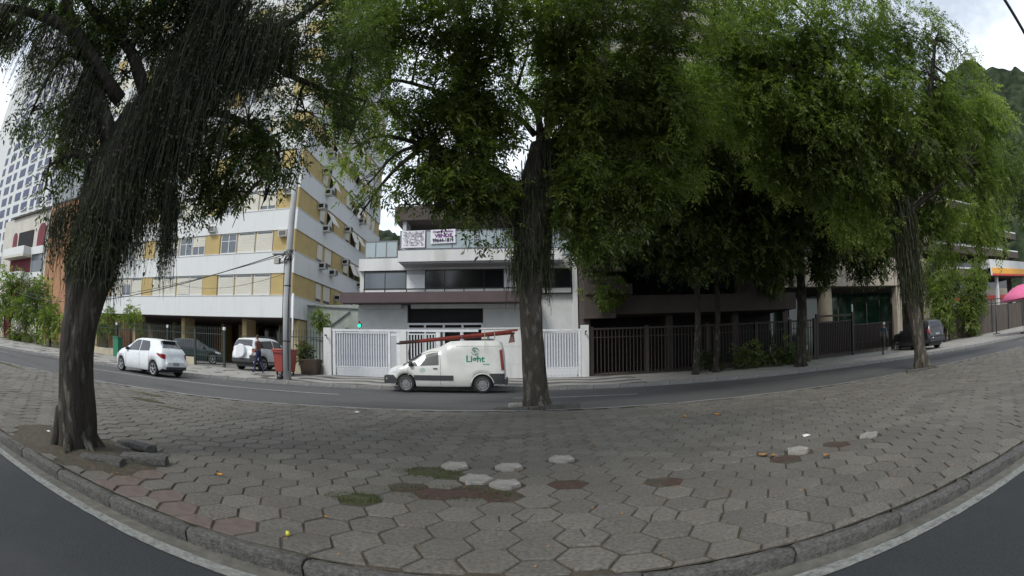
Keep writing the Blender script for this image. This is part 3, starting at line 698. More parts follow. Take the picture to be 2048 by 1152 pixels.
# upper skirt of white panels with dark framing
wx('spandrel', M_dark, XA+.3, XB-.05, WY+.03, WY+.299, 4.395, 5.66)
px_ = [-7.72, -6.57, -5.40, -4.41, -3.41, -2.42, -1.40, -.40, .65, 1.68, 3.0]
for a, b in zip(px_, px_[1:]): wx('spandrel_panel', M_white, a+.025, b-.025, WY-.02, WY+.028, 4.42, 4.66)
mbf = MB(); o = wb.location
for a in px_: mbf.box(a-.02-o.x, a+.02-o.x, WY-.05-o.y, WY-.022-o.y, 4.395-o.z, 4.70-o.z)
mbf.box(-7.74-o.x, 3.02-o.x, WY-.06-o.y, WY-.052-o.y, 4.675-o.z, 4.705-o.z)
mbf.build('panel_frame', M_black, wb)
def band_win(a, b, z0, z1, splits, m=M_dglass):
    o = wb.location; f = MB(); t = .03; y0, y1 = WY-.015-o.y, WY+.027-o.y
    f.box(a-o.x, b-o.x, y0, y1, z0-o.z, z0+t-o.z).box(a-o.x, b-o.x, y0, y1, z1-t-o.z, z1-o.z)
    for s in [a+t/2]+splits+[b-t/2]: f.box(s-t/2-o.x, s+t/2-o.x, y0, y1, z0+t-o.z, z1-t-o.z)
    w = f.build('window', M_black, wb)
    ss = [a]+splits+[b]
    for p, q in zip(ss, ss[1:]): MB().box(p+t/2-o.x, q-t/2-o.x, WY+.008-o.y, WY+.02-o.y, z0+t-o.z, z1-t-o.z).build('pane', m, w)
band_win(-7.72, -5.42, 4.70, 5.57, [-6.57], M_gglass); band_win(-4.41, -.42, 4.70, 5.66, [-3.41, -2.42, -1.40]); band_win(.5, 3.0, 4.70, 5.64, [1.4, 2.2])
M_tile = mat('white_facade_tile', (.66, .69, .72), .35, .04, 3)
tl = MB().box(0, .235, 0, .03, 0, .235).mesh('tile', M_tile)
o = wb.location
for a, b, z0, z1 in ((-5.40, -4.43, 4.70, 5.64), (-.40, .48, 4.70, 5.64)):
    wx('tile_ground', M_grey, a, b, WY-.0, WY+.029, z0, z1)
    for i in range(int((b-a)/.24)):
        for j in range(int((z1-z0)/.24)): inst('tile', tl, wb, (a+.01+i*.24-o.x, WY-.03-o.y, z0+.01+j*.24-o.z))
wx('wall', M_white, XA, XB-.02, WY-.01, WY+.298, 5.665, 6.30)
# side terrace rail
def rail(name, x0, x1, y, z0, z1, n, par, side=None):
    o = par.location; f = MB(); st = (x1-x0)/n
    for k in range(n+1): f.box(x0+k*st-.022-o.x, x0+k*st+.022-o.x, y-.02-o.y, y+.02-o.y, z0-o.z, z1-.052-o.z)
    f.box(x0-.03-o.x, x1+.03-o.x, y-.03-o.y, y+.03-o.y, z1-.05-o.z, z1-o.z).box(x0-.03-o.x, x1+.03-o.x, y-.019-o.y, y+.019-o.y, z0-.05-o.z, z0-.001-o.z)
    r = f.build(name, M_steel, par)
    for k in range(n): MB().box(x0+k*st+.03-o.x, x0+(k+1)*st-.03-o.x, y-.006-o.y, y+.006-o.y, z0+.03-o.z, z1-.06-o.z).build('pane', M_rail_glass, r)
    return r
rail('railing', -7.74, -5.95, WY+.05, 6.36, 7.25, 3, wb); rail('railing', 1.3, 3.2, WY+.05, 6.36, 7.2, 2, wb)
wx('terrace_wall', M_browncon, -7.6, -5.9, 33.8, 34.0, 6.3, 8.3)
# protruding balcony
BY = 26.2
wx('balcony', M_white, -5.62, 2.45, BY, WY-.012, 5.88, 6.44); wx('balcony_soffit', M_grey, -5.5, 2.35, BY+.12, WY-.02, 5.80, 5.879)
rail('railing', -5.52, 2.35, BY+.06, 6.50, 7.45, 6, wb)
wx('recess_wall', mat('recess_grey', (.10, .10, .095), .8, .2, 1), -5.9, 3.1, 30.0, 30.2, 6.3, 8.6)
for k in range(8):
    wx('window', M_gglass, -5.7+k*1.1, -5.7+k*1.1+1.02, 29.93, 29.99, 6.5, 8.35)
wx('roof_slab', M_browncon, -6.35, 3.25, 28.4, 33, 8.55, 9.35)
wx('wall', M_grey, -5.9, -5.7, 28.6, 30, 6.3, 8.549)
# entrance
wx('wall', M_dark, -5.33, -1.47, WY+.2, WY+.29, .3, 3.86)
ent = MB(); o = wb.location
for z0, z1 in ((2.84, 2.94), (2.60, 2.70)): ent.box(-5.33-o.x, -1.47-o.x, WY-.04-o.y, WY+.03-o.y, z0-o.z, z1-o.z)
for x in (-5.3, -4.42, -3.45, -2.5, -1.5): ent.box(x-.05-o.x, x+.05-o.x, WY-.035-o.y, WY+.03-o.y, .3-o.z, 2.84-o.z)
ent.build('door_frame', M_wmetal, wb)
wx('door', M_green_glass, -4.35, -3.52, WY, WY+.03, .32, 2.58, bevel=0)

# white perimeter gate
gt = thing('gate', 'white metal perimeter gate and wall in front of the white building', 'gate', (-8.8, YP, .2))
def gx(n, m, x0, x1, y0, y1, z0, z1): return bx(n, m, x0, x1, y0, y1, z0, z1, gt)
GZ0, GZ1 = .22, 2.45; M_sheet = mat('gate_sheet', (.46, .49, .53), .5, .06, 5)
gx('gate_post', M_white, -8.82, -8.42, YP-.12, YP+.2, .1, 2.50)
gx('frame', M_wmetal, -8.36, -8.22, YP-.05, YP+.06, GZ0, 2.34); gx('frame', M_wmetal, -8.4, -1.5, YP-.06, YP+.07, 2.345, 2.45)
barm = MB().box(-.022, .022, -.022, .022, 0, 1.95).mesh('bar', M_wmetal)
sbm = MB().box(-.022, .022, -.018, .018, 0, .38).mesh('short_bar', M_wmetal)
o = gt.location
for k in range(21): inst('bar', barm, gt, (-8.12+k*.121-o.x, YP-o.y, .30-o.z))
for k in range(20): inst('short_bar', sbm, gt, (-8.06+k*.121-o.x, YP-o.y, .30-o.z))
gx('rail', M_wmetal, -8.2, -5.64, YP-.035, YP+.035, .25, .30); gx('rail', M_wmetal, -8.2, -5.64, YP-.03, YP+.03, .69, .73); gx('rail', M_wmetal, -8.2, -5.64, YP-.035, YP+.035, 2.26, 2.31)
gx('backing_sheet', M_sheet, -8.2, -5.64, YP+.06, YP+.07, .74, 2.25)
gx('frame', M_wmetal, -5.62, -5.50, YP-.05, YP+.05, GZ0, 2.34); gx('door_panel', M_grey, -5.49, -5.22, YP-.02, YP+.02, .3, 2.15); gx('door_panel', M_wmetal, -5.49, -5.22, YP-.03, YP+.02, 2.16, 2.28)
gx('frame', M_wmetal, -5.21, -5.05, YP-.05, YP+.05, GZ0, 2.34); gx('gate_post', M_white, -5.04, -4.74, YP-.1, YP+.15, .15, 2.42)
for k in range(10): inst('bar', barm, gt, (-4.66+k*.135-o.x, YP-o.y, .30-o.z))
gx('rail', M_wmetal, -4.73, -3.4, YP-.03, YP+.03, 2.22, 2.27)
gx('frame', M_wmetal, -3.39, -3.20, YP-.05, YP+.05, GZ0, 2.34)
gx('frame', M_wmetal, -2.3, -2.2, YP-.05, YP+.05, GZ0, 2.34)
for k in range(3): gx('wall_panel', M_white, -1.35, .95, YP-.1, YP+.12, .15+k*.77, .90+k*.77)
gx('coping', M_white, -1.40, 1.0, YP-.13, YP+.15, 2.462, 2.52)
gx('frame', M_wmetal, 1.05, 3.02, YP-.05, YP+.06, 2.345, 2.42)
for k in range(15): inst('bar', barm, gt, (1.12+k*.121-o.x, YP-o.y, .30-o.z))
for k in range(14): inst('short_bar', sbm, gt, (1.18+k*.121-o.x, YP-o.y, .30-o.z))
gx('backing_sheet', M_sheet, 1.0, 2.9, YP+.06, YP+.07, .74, 2.25); gx('rail', M_wmetal, 1.0, 2.9, YP-.035, YP+.035, .25, .30); gx('rail', M_wmetal, 1.0, 2.9, YP-.03, YP+.03, .69, .73)
gx('frame', M_wmetal, 2.9, 3.0, YP-.05, YP+.05, GZ0, 2.34); gx('gate_post', M_white, 3.02, 3.36, YP-.14, YP+.2, .12, 2.58)
# cameras, warning lamp
def seccam(x, y, z, lab):
    t = thing('security_camera', lab, 'camera', (x, y, z)); MB().box(-.03, .03, -.16, .04, .05, .12).build('body', M_black, t); MB().bar((0, .05, .08), (0, .15, -.05), .03).build('bracket', M_black, t); MB().disc((0, -.165, .085), .028, (0, 1, 0), .02, 12).build('lens', M_dglass, t)
seccam(-8.62, YP-.28, 2.05, 'black camera on the left post of the white gate'); seccam(3.2, YP-.3, 2.2, 'black camera on the right post of the white gate')
sg = thing('signal_lamp', 'small lit green signal lamp above the white gate', 'lamp', (-6.98, YP-.05, 2.45)); MB().tube([(0, 0, 0), (0, 0, .10)], .02, 8).build('stem', M_black, sg); MB().box(-.09, .09, -.06, .06, .1, .26).build('housing', M_black, sg); MB().disc((0, -.07, .16), .075, (0, 1, 0), .03, 16).build('green_lens', emis('green_glow', (.02, .8, .35), 2.2), sg); MB().disc((0, -.07, .32), .05, (0, 1, 0), .03, 16).build('red_lens', M_red, sg)

# banners on the balcony
M_ban = mat('banner_vinyl', (.72, .71, .76), .5, .05, 4); M_ink = mat('banner_ink', (.03, .03, .07), .6, .1, 10); M_inkp = mat('banner_ink_plum', (.16, .05, .22), .6, .1, 10)
def cloth(w, h, seed, curl=.03):
    mb = MB(); n, m_ = 12, 8; vs = []
    for i in range(n+1):
        for j in range(m_+1):
            x, z = (i/n-.5)*w, (j/m_-.5)*h; vs.append((x, curl*noise.noise(Vector((x*1.5+seed, z*1.5, 0)))*.3, z))
    fs = [(i*(m_+1)+j, (i+1)*(m_+1)+j, (i+1)*(m_+1)+j+1, i*(m_+1)+j+1) for i in range(n) for j in range(m_)]
    return mb.add(vs, fs, 0, True)
b2 = thing('banner', 'white sale banner reading VENDE with phone number on the balcony rail', 'banner', (-3.35, BY-.03, 7.10)); b2.rotation_euler = (0, -.02, 0)
cloth(1.24, .70, 1).build('sheet', M_ban, b2)
put_text('Alexandre Santos', .15, M_inkp, 'lettering', b2, (0, -.022, .25), bold=.003, sx=.95)
put_text('VENDE', .24, M_inkp, 'lettering', b2, (.02, -.022, .04), bold=.008, sx=1.15)
put_text('99644-1819', .25, M_ink, 'lettering', b2, (0, -.022, -.20), bold=.008, sx=.86)
b1 = thing('banner', 'white banner of small rows of letters at left end of the balcony rail', 'banner', (-4.84, BY-.03, 7.00))
cloth(1.18, .86, 5).build('sheet', M_ban, b1)
mb = MB()
for r in range(10):
    x = -.50; z = .36-r*.075
    while x < .50:
        w = random.uniform(.02, .06); hh = random.uniform(.015, .045)
        if random.random() < .75: mb.box(x, x+w, -.022, -.018, z-hh/2, z+hh/2)
        x += w+random.uniform(.008, .03)
mb.build('lettering', M_ink, b1)['kind'] = 'stuff'

# grey passage wall and stair between the blocks
st = thing('side_wall', 'grey green passage wall with stepped dark handrails between the two blocks', 'wall', (-11, 32, .29))
bx('wall', mat('passage_wall', (.26, .29, .26), .8, .15, 1.5, dirt=(.12, .14, .12), dscale=1, damt=.5), -12.9, -8.6, 32, 32.2, .29, 4.3, st)
def stp(a, b, w=.16): o = st.location; MB().bar(Vector(a)-o, Vector(b)-o, w, .06).build('handrail', M_dgreen if 0 else M_steel, st)
stp((-12.9, 31.95, 4.25), (-9.0, 31.95, 4.05)); stp((-12.6, 31.95, 3.15), (-11.2, 31.95, 3.0)); stp((-11.2, 31.95, 3.0), (-9.9, 31.95, 3.9)); stp((-12.6, 31.95, 2.2), (-10.9, 31.95, 2.05)); stp((-10.9, 31.95, 2.05), (-10.1, 31.95, 2.9)); stp((-10.1, 31.95, 2.9), (-8.9, 31.95, 2.6))
pp = tag(MB().tube([(-11.35, 26.0, .29), (-11.35, 26.0, 4.35)], .05, 10).build('gate_mast', M_wmetal), 'thin white mast standing left of the white gate', 'mast')

# ------------------------------------------------------------------ dark green spiked fence, low cream wall
fn = thing('railing_fence', 'dark green spiked fence on low cream wall before the apartment block', 'fence', (-24, 24.6, .25))
fy = 24.6
def fx(n, m, x0, x1, y0, y1, z0, z1): return bx(n, m, x0, x1, y0, y1, z0, z1, fn)
M_cream = mat('cream_wall', (.42, .38, .28), .85, .1, 2, dirt=(.2, .18, .14), dscale=1.5, damt=.5)
o = fn.location
for a, b in ((-38, -25.0), (-19.6, -17.4), (-10.9, -9.0)): fx('low_wall', M_cream, a, b, fy-.1, fy+.1, .1, .72)
spm = MB().box(-.012, .012, -.012, .012, 0, 1.55).add([(-.02, -.02, 1.55), (.02, -.02, 1.55), (.02, .02, 1.55), (-.02, .02, 1.55), (0, 0, 1.72)], [(0, 1, 4), (1, 2, 4), (2, 3, 4), (3, 0, 4)]).mesh('bar', M_dgreen)
x = -36.
while x < -9:
    if not (-15.1 < x < -11.6): inst('bar', spm, fn, (x-o.x, fy-o.y, .74-o.z-(.0 if (x < -25 or -19.6 < x < -17.4 or x > -11) else .25)), 0, (1, 1, 1 if (x < -25 or -19.6 < x < -17.4 or x > -11) else 1.16))
    x += .165 if x > -24 else .22
for a, b in ((-38, -15.1), (-11.6, -9.0)):
    fx('rail', M_dgreen, a, b, fy-.02, fy+.02, 2.02, 2.06); fx('rail', M_dgreen, a, b, fy-.02, fy+.02, .85, .89)
for x in (-25.0, -19.7, -17.35, -15.15, -11.55): fx('post', M_dgreen, x-.06, x+.06, fy-.06, fy+.06, .2, 2.25)
for x in (-19.7, -15.15, -25): fx('post_lamp', M_lamp, x-.07, x+.07, fy-.07, fy+.07, 2.26, 2.42)

# ------------------------------------------------------------------ brown building in tree shade
BX0, BX1, BYF = 3.36, 15.9, 26.0
bb = thing('house', 'shaded brown concrete building with long balcony right of the white building', 'building', (9.5, BYF, .29))
def qx(n, m, x0, x1, y0, y1, z0, z1): return bx(n, m, x0, x1, y0, y1, z0, z1, bb)
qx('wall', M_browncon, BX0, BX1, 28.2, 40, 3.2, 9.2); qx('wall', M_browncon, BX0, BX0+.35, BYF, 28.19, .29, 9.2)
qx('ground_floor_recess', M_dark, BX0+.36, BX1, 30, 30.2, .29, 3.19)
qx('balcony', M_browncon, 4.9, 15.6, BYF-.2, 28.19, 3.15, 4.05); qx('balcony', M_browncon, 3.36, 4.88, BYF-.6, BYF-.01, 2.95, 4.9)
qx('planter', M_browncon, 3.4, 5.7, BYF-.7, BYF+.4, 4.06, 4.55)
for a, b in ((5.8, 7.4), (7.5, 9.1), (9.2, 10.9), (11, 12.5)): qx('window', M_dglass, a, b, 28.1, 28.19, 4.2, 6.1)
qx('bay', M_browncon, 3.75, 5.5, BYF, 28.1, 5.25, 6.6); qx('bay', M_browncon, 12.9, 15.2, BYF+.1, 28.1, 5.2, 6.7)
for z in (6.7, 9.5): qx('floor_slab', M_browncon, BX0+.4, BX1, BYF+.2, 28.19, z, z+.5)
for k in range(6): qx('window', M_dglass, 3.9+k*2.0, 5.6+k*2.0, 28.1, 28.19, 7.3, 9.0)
for x in (8.1, 12.1, 15.6): qx('column', M_browncon, x-.2, x+.2, 27.2, 27.6, .29, 3.14)
bfn = thing('railing_fence', 'dark brown barred fence with gates in front of the shaded building', 'fence', (9.5, 24.3, .25))
def hx_(n, m, x0, x1, z0, z1, d=.05): return bx(n, m, x0, x1, 24.3-d, 24.3+d, z0, z1, bfn)
bbm = MB().box(-.02, .02, -.02, .02, 0, 2.0).mesh('bar', M_bmetal); o = bfn.location
x = 3.6
while x < 15.8: inst('bar', bbm, bfn, (x-o.x, 24.3-o.y, .35-o.z)); x += .17
hx_('rail', M_bmetal, 3.45, 15.9, 2.36, 2.44); hx_('rail', M_bmetal, 3.45, 15.9, .30, .345); hx_('rail', M_bmetal, 3.45, 15.9, 2.0, 2.04, .03)
for x in (3.5, 6.1, 9.2, 12.0, 14.2, 15.95): hx_('post', M_bmetal, x-.09, x+.09, .2, 2.5, .09)
hx_('base_wall', M_browncon, 9.3, 15.8, .1, .55, .08)

# ------------------------------------------------------------------ beige building on round column
eb = thing('house', 'beige concrete building raised on a round column beyond the brown gates', 'building', (22, 26.5, .29))
def ex(n, m, x0, x1, y0, y1, z0, z1, b=0): return bx(n, m, x0, x1, y0, y1, z0, z1, eb, b)
ex('beam', M_beige, 16.2, 34, 27, 27.6, 4.5, 6.4); ex('wall', M_beige, 16.3, 34, 30.5, 44, 4.6, 12)
ex('soffit', M_browncon, 16.3, 34, 27.61, 44, 4.45, 4.59)
for z in (8.0, 10.8): ex('balcony', M_beige, 16.3, 34, 28.4, 30.49, z, z+1.0)
for k in range(7): ex('window', M_green_glass, 16.8+k*2.4, 18.8+k*2.4, 30.4, 30.49, 9.05, 10.7)
for k in range(7): ex('window', M_green_glass, 16.8+k*2.4, 18.8+k*2.4, 30.4, 30.49, 6.45, 7.9)
c = MB().tube([(19.15-22, 1.2, 0), (19.15-22, 1.2, 4.16)], .55, 28).build('column', mat('column_render', (.34, .29, .20), .8, .1, 2), eb); c.data.polygons.foreach_set('use_smooth', [True]*len(c.data.polygons))
for k in range(9): ex('window', M_green_glass, 16.5+k*1.6, 17.95+k*1.6, 31, 31.06, .3, 4.4)
for x in (26.5, 32.5): ex('column', M_beige, x-.3, x+.3, 27.1, 27.7, .29, 4.49)
g2 = thing('gate', 'brown slatted sliding gate with top rail below the round column', 'gate', (18.5, 24.3, .2))
o = g2.location
def jx(n, m, x0, x1, z0, z1, d=.04, y=24.3): return bx(n, m, x0, x1, y-d, y+d, z0, z1, g2)
b3 = MB().box(-.028, .028, -.02, .02, 0, 1.75).mesh('slat', M_bmetal); b4 = MB().box(-.022, .022, -.02, .02, 0, 1.6).mesh('slat', M_bmetal)
for k in range(18): inst('slat', b3, g2, (16.35+k*.145-o.x, 0, .5-o.z))
for k in range(28): inst('slat', b4, g2, (19.2+k*.125-o.x, .25, .32-o.z))
jx('rail', M_bmetal, 16.2, 19.0, 2.52, 2.62); jx('rail', M_bmetal, 16.2, 19.0, 2.22, 2.28); jx('rail', M_bmetal, 16.2, 19.0, .35, .5); jx('rail', M_bmetal, 19.1, 23.0, 1.95, 2.02, .04, 24.55); jx('rail', M_bmetal, 19.1, 22.8, .95, 1.0, .03, 24.58); jx('rail', M_bmetal, 19.1, 22.8, .5, .55, .03, 24.58)
for x in (16.15, 19.05, 22.9): jx('post', M_bmetal, x-.08, x+.08, .15, 2.7 if x < 20 else 2.3, .08)
bx('backing_sheet', M_bmetal, 16.3, 18.9, 24.36, 24.38, .55, 2.2, g2); bx('backing_sheet', M_bmetal, 19.2, 22.8, 24.62, 24.64, .6, 1.9, g2)
jx('post_cap', M_white, 19.02, 19.09, 2.701, 3.15, .03)

# ------------------------------------------------------------------ far right: wall, petrol canopy, terraces, parasol
rw = thing('boundary_wall', 'brown sheet boundary wall with top rail beside the pink parasol', 'wall', (38, 24, .2))
def rx(n, m, x0, x1, y0, y1, z0, z1): return bx(n, m, x0, x1, y0, y1, z0, z1, rw)
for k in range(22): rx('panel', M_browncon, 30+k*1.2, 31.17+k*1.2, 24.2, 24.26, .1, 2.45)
rx('rail', M_black, 29.9, 56, 24.15, 24.19, 2.55, 2.62); rx('rail', M_black, 29.9, 56, 24.15, 24.19, 2.9, 2.98)
for k in range(7): rx('post', M_black, 30+k*4.0, 30.12+k*4.0, 24.1, 24.149, .1, 3.0)
gc = thing('petrol_canopy', 'white and orange petrol station canopy at far right above the wall', 'canopy', (46, 30, .3))
def cx(n, m, x0, x1, y0, y1, z0, z1): return bx(n, m, x0, x1, y0, y1, z0, z1, gc)
M_or = mat('orange_fascia', (.75, .36, .03), .4, .05, 2); M_rd = mat('red_fascia', (.55, .03, .02), .4, .05, 2)
cx('fascia', M_white, 44.5, 70, 28.0, 29.6, 6.15, 6.95); cx('fascia_stripe', M_or, 44.9, 70, 27.95, 27.999, 5.6, 6.149); cx('fascia_stripe', M_rd, 44.9, 70, 27.97, 27.999, 5.42, 5.599); cx('fascia_end', M_white, 44.5, 44.88, 27.96, 27.999, 5.42, 6.149); cx('core', M_browncon, 45, 70, 28.0, 29.5, 5.42, 6.149)
cx('column', M_white, 47, 47.4, 28.6, 29, .3, 5.419); cx('column', M_white, 56, 56.4, 28.6, 29, .3, 5.419)
cx('kiosk', M_beige, 46, 66, 36.1, 42, .3, 5.0); cx('sign_band', M_rd, 46, 66, 36.0, 36.09, 3.6, 4.2)
tr_ = thing('apartment_building', 'brown terraced building high behind the petrol canopy', 'building', (55, 46, .3))
for k in range(7):
    z = 4.5+k*3.1
    bx('terrace_slab', M_browncon, 40+k*.3, 84, 44, 47, z, z+1.1, tr_); bx('slab_edge', M_white, 40+k*.3, 84, 43.95, 43.999, z+1.0, z+1.2, tr_); bx('window', M_dglass, 41+k*.3, 84, 47.5, 47.6, z+1.3, z+3.0, tr_)
bx('wall', M_browncon, 40, 85, 47.61, 60, .3, 27, tr_)
pc_ = ad(2046, 592, 36.); pu = thing('parasol', 'pink street parasol at the far right edge above the wall', 'parasol', (pc_.x, pc_.y, .12))
M_pink = mat('pink_canvas', (.62, .13, .27), .7, .08, 4)
mb = MB(); zc = pc_.z-.12; vs = [(0, 0, .75)]; nn = 24
for r_, z in ((.6, .69), (1.2, .50), (1.8, .20), (2.3, -.16)):
    for k in range(nn):
        a_ = 2*math.pi*k/nn; sc_ = 1 if k % 3 == 0 else .97; vs.append((r_*sc_*math.cos(a_), r_*sc_*math.sin(a_), z))
fs = [(0, 1+k, 1+(k+1) % nn) for k in range(nn)]
for r_ in range(3): fs += [(1+r_*nn+k, 1+(r_+1)*nn+k, 1+(r_+1)*nn+(k+1) % nn, 1+r_*nn+(k+1) % nn) for k in range(nn)]
c = mb.add(vs, fs, 0, True).build('canopy', M_pink, pu); c.location = (0, 0, zc); c.modifiers.new('solid', 'SOLIDIFY').thickness = .012
MB().tube([(0, 0, .1), (0, 0, zc+.7)], .035, 8).build('pole', M_black, pu)
for k in range(8): a_ = 2*math.pi*k/8; MB().bar((0, 0, zc+.65), (2.2*math.cos(a_), 2.2*math.sin(a_), zc-.10), .015).build('rib', M_black, pu)
MB().box(-.4, .4, -.05, .05, 0, .1).box(-.05, .05, -.4, .4, .002, .102).build('foot', M_black, pu)
sp_ = thing('street_post', 'dark thin post with small foot before the brown sheet wall', 'post', (34.4, 21.3, .16)); MB().tube([(0, 0, 0), (0, 0, 2.4)], .06, 8).build('shaft', M_black, sp_); MB().box(-.45, .45, -.2, .2, 0, .12).build('foot', M_black, sp_)

# ------------------------------------------------------------------ towers
tw = thing('tower', 'tall grey concrete tower with dark bands behind the tree tops', 'tower', (18, 46, .3))
M_tw = mat('tower_concrete', (.24, .21, .20), .85, .1, 1, dirt=(.12, .11, .1), dscale=.3, damt=.4)
for k in range(22):
    z = 1.0+k*2.9
    bx('floor_band', M_tw, 8.5, 27.2, 45, 60, z, z+1.55, tw); bx('window_band', M_dglass, 8.9, 26.8, 45.6, 59.5, z+1.551, z+2.899, tw)
t2 = thing('tower', 'white tower with blue grey windows at far left behind the leaves', 'tower', (-100, 62, .3))
M_blue = mat('blue_window_glass', (.012, .022, .09), .3, .3, .5, spec=.8)
bx('wall', M_wband, -150, -93.5, 62, 90, .3, 86, t2)
wm = MB().box(-1.1, 1.1, -.02, .12, 0, 1.9).mesh('window', M_blue); wm2 = MB().box(-1.9, 1.9, -.02, .12, 0, 1.9).mesh('window', M_blue); acm2 = MB().box(-.5, .5, -.5, 0, 0, .5).mesh('air_conditioner', M_grey); slm = MB().box(-1.3, 1.3, -.25, 0, -.18, 0).mesh('sill', M_white)
o = t2.location
for k in range(27):
    for j, (x, m_) in enumerate(((-95.6, wm), (-101.6, wm), (-105.5, wm), (-110.8, wm2), (-116.5, wm2), (-122, wm), (-127, wm2), (-133, wm))):
        z = 4+k*3.0
        w = inst('window', m_, t2, (x-o.x, -.1, z-o.z))
        if j < 4: inst('sill', slm, w, (0, -.02, 0))
        if j in (0, 2, 3) and (k+j) % 2: inst('air_conditioner', acm2, t2, (x-o.x+1.9, -.02, z-o.z-.1))
# arched low block and orange slab
ar = thing('apartment_building', 'cream building with arched openings and curved balconies at far left', 'building', (-66, 42, .3))
def ax(n, m, x0, x1, y0, y1, z0, z1): return bx(n, m, x0, x1, y0, y1, z0, z1, ar)
M_crm = mat('cream_render', (.52, .50, .45), .8, .06, 1, dirt=(.36, .34, .30), dscale=.4, damt=.5); M_mar = mat('maroon_wall', (.16, .03, .045), .8, .15, 1)
ax('wall', M_crm, -84, -63.6, 42.6, 56, .3, 18.4); ax('cornice', M_browncon, -79.5, -63.4, 42.2, 42.59, 18.4, 18.7)
def arch(x, w, z0, h, m, par=ar):
    pts = [(x-w/2, z0), (x+w/2, z0), (x+w/2, z0+h-w*.5)]+[(x+w/2*math.cos(a_), z0+h-w*.5+w/2*math.sin(a_)) for a_ in [math.pi*k/10 for k in range(1, 10)]]+[(x-w/2, z0+h-w*.5)]
    o = par.location; MB().prism([(p-o.x, z-o.z) for p, z in pts], .50, .62).build('arched_opening', m, par)
for z in (5.9, 9.0, 12.2): 
    pass
arch(-77.6, 2.0, 13.2, 2.9, M_mar); arch(-66.2, 3.0, 13.2, 3.4, M_mar)
ax('opening', M_dark, -75.8, -69.4, 42.45, 42.59, 13.2, 15.9); ax('opening', M_mar, -78.6, -69.5, 42.45, 42.59, 9.4, 11.9); ax('opening', M_gglass, -68.9, -64.8, 42.45, 42.59, 9.2, 12.2); ax('opening', M_dark, -70, -64.6, 42.45, 42.59, 5.3, 7.2); ax('opening', M_mar, -78.6, -71, 42.45, 42.59, 5.6, 7.9)
for z in (11.7, 8.0):
    ax('balcony', M_crm, -79, -69.3, 40.4, 42.4, z, z+.35); ax('balcony_rail', M_wband, -79, -69.3, 40.4, 40.5, z+.36, z+1.5); ax('balcony_rail', M_wband, -69.4, -69.3, 40.51, 42.4, z+.36, z+1.5); ax('balcony_rail', M_wband, -69.2, -64.2, 42.2, 42.3, z+.4, z+1.5)
od = thing('apartment_building', 'orange rendered building flank beside the cream arched building', 'building', (-60, 43, .3))
M_ora = mat('orange_render', (.36, .19, .10), .8, .1, 1, dirt=(.3, .14, .07), dscale=.5, damt=.5)
bx('wall', M_ora, -63.3, -52, 42.4, 56, .3, 18.6, od); bx('corner_strip', M_crm, -63.6, -63.2, 42.3, 42.399, .3, 18.7, od); bx('cornice', M_browncon, -63.3, -52, 42.3, 42.399, 18.61, 18.9, od)
# low walls on the left
lw = thing('boundary_wall', 'low grey boundary wall behind the shrubs at far left', 'wall', (-45, 25, .2))
bx('wall', M_cream, -60, -38.1, 24.9, 25.1, .1, 1.0, lw); bx('wall', M_grey, -75, -60.1, 25.2, 25.4, .1, 2.6, lw)
for k in range(60): bx('bar', M_dgreen, -59.9+k*.36, -59.86+k*.36, 24.98, 25.02, 1.0, 2.4, lw)
bx('red_gate', M_mar, -46.5+0, -44.4, 24.6, 24.7, .2, 2.6, lw)

# ------------------------------------------------------------------ forested hill
def hill(name, azs, els, dist, seed):
    vs = []; fs = []; n = 160; m_ = 26; az0, az1 = azs[0], azs[-1]
    for i in range(n+1):
        azz = az0+(az1-az0)*i/n; e = np.interp(azz, azs, els)
        for j in range(m_+1):
            t = j/m_; d = dist*(.55+.45*t); top = math.tan(math.radians(e))*dist
            z = top*(t**1.15); a_ = math.radians(azz); x, y = d*math.sin(a_), d*math.cos(a_)
            b_ = noise.noise(Vector((x*.035+seed, y*.035, z*.035)))*10+noise.noise(Vector((x*.11+seed, y*.11, z*.11)))*6
            vs.append((x, y, max(-1, z+b_*min(1, t*4)*(dist/300))))
    fs = [(i*(m_+1)+j, (i+1)*(m_+1)+j, (i+1)*(m_+1)+j+1, i*(m_+1)+j+1) for i in range(n) for j in range(m_)]
    return tag(MB().add(vs, fs, 0, True).build(name, M_forest), kind='structure')
M_forest = mat('forest_canopy', (.030, .042, .022), .95, .75, .12, 1., .25, dirt=(.012, .02, .008), dscale=.22, damt=.9, spec=.1)
for n_ in M_forest.node_tree.nodes:
    if n_.type == 'BUMP': n_.inputs['Distance'].default_value = 4.
hill('hill', [38, 48, 55, 60, 66, 72, 80, 95], [10, 20, 24.5, 26, 25, 23.5, 20, 12], 330, 2.)
hill('hill', [-60, -40, -22, -16, -13, -10, -2, 10, 30, 40], [6, 9, 11.5, 13.5, 13.2, 12.6, 11, 10, 9, 8], 420, 7.)

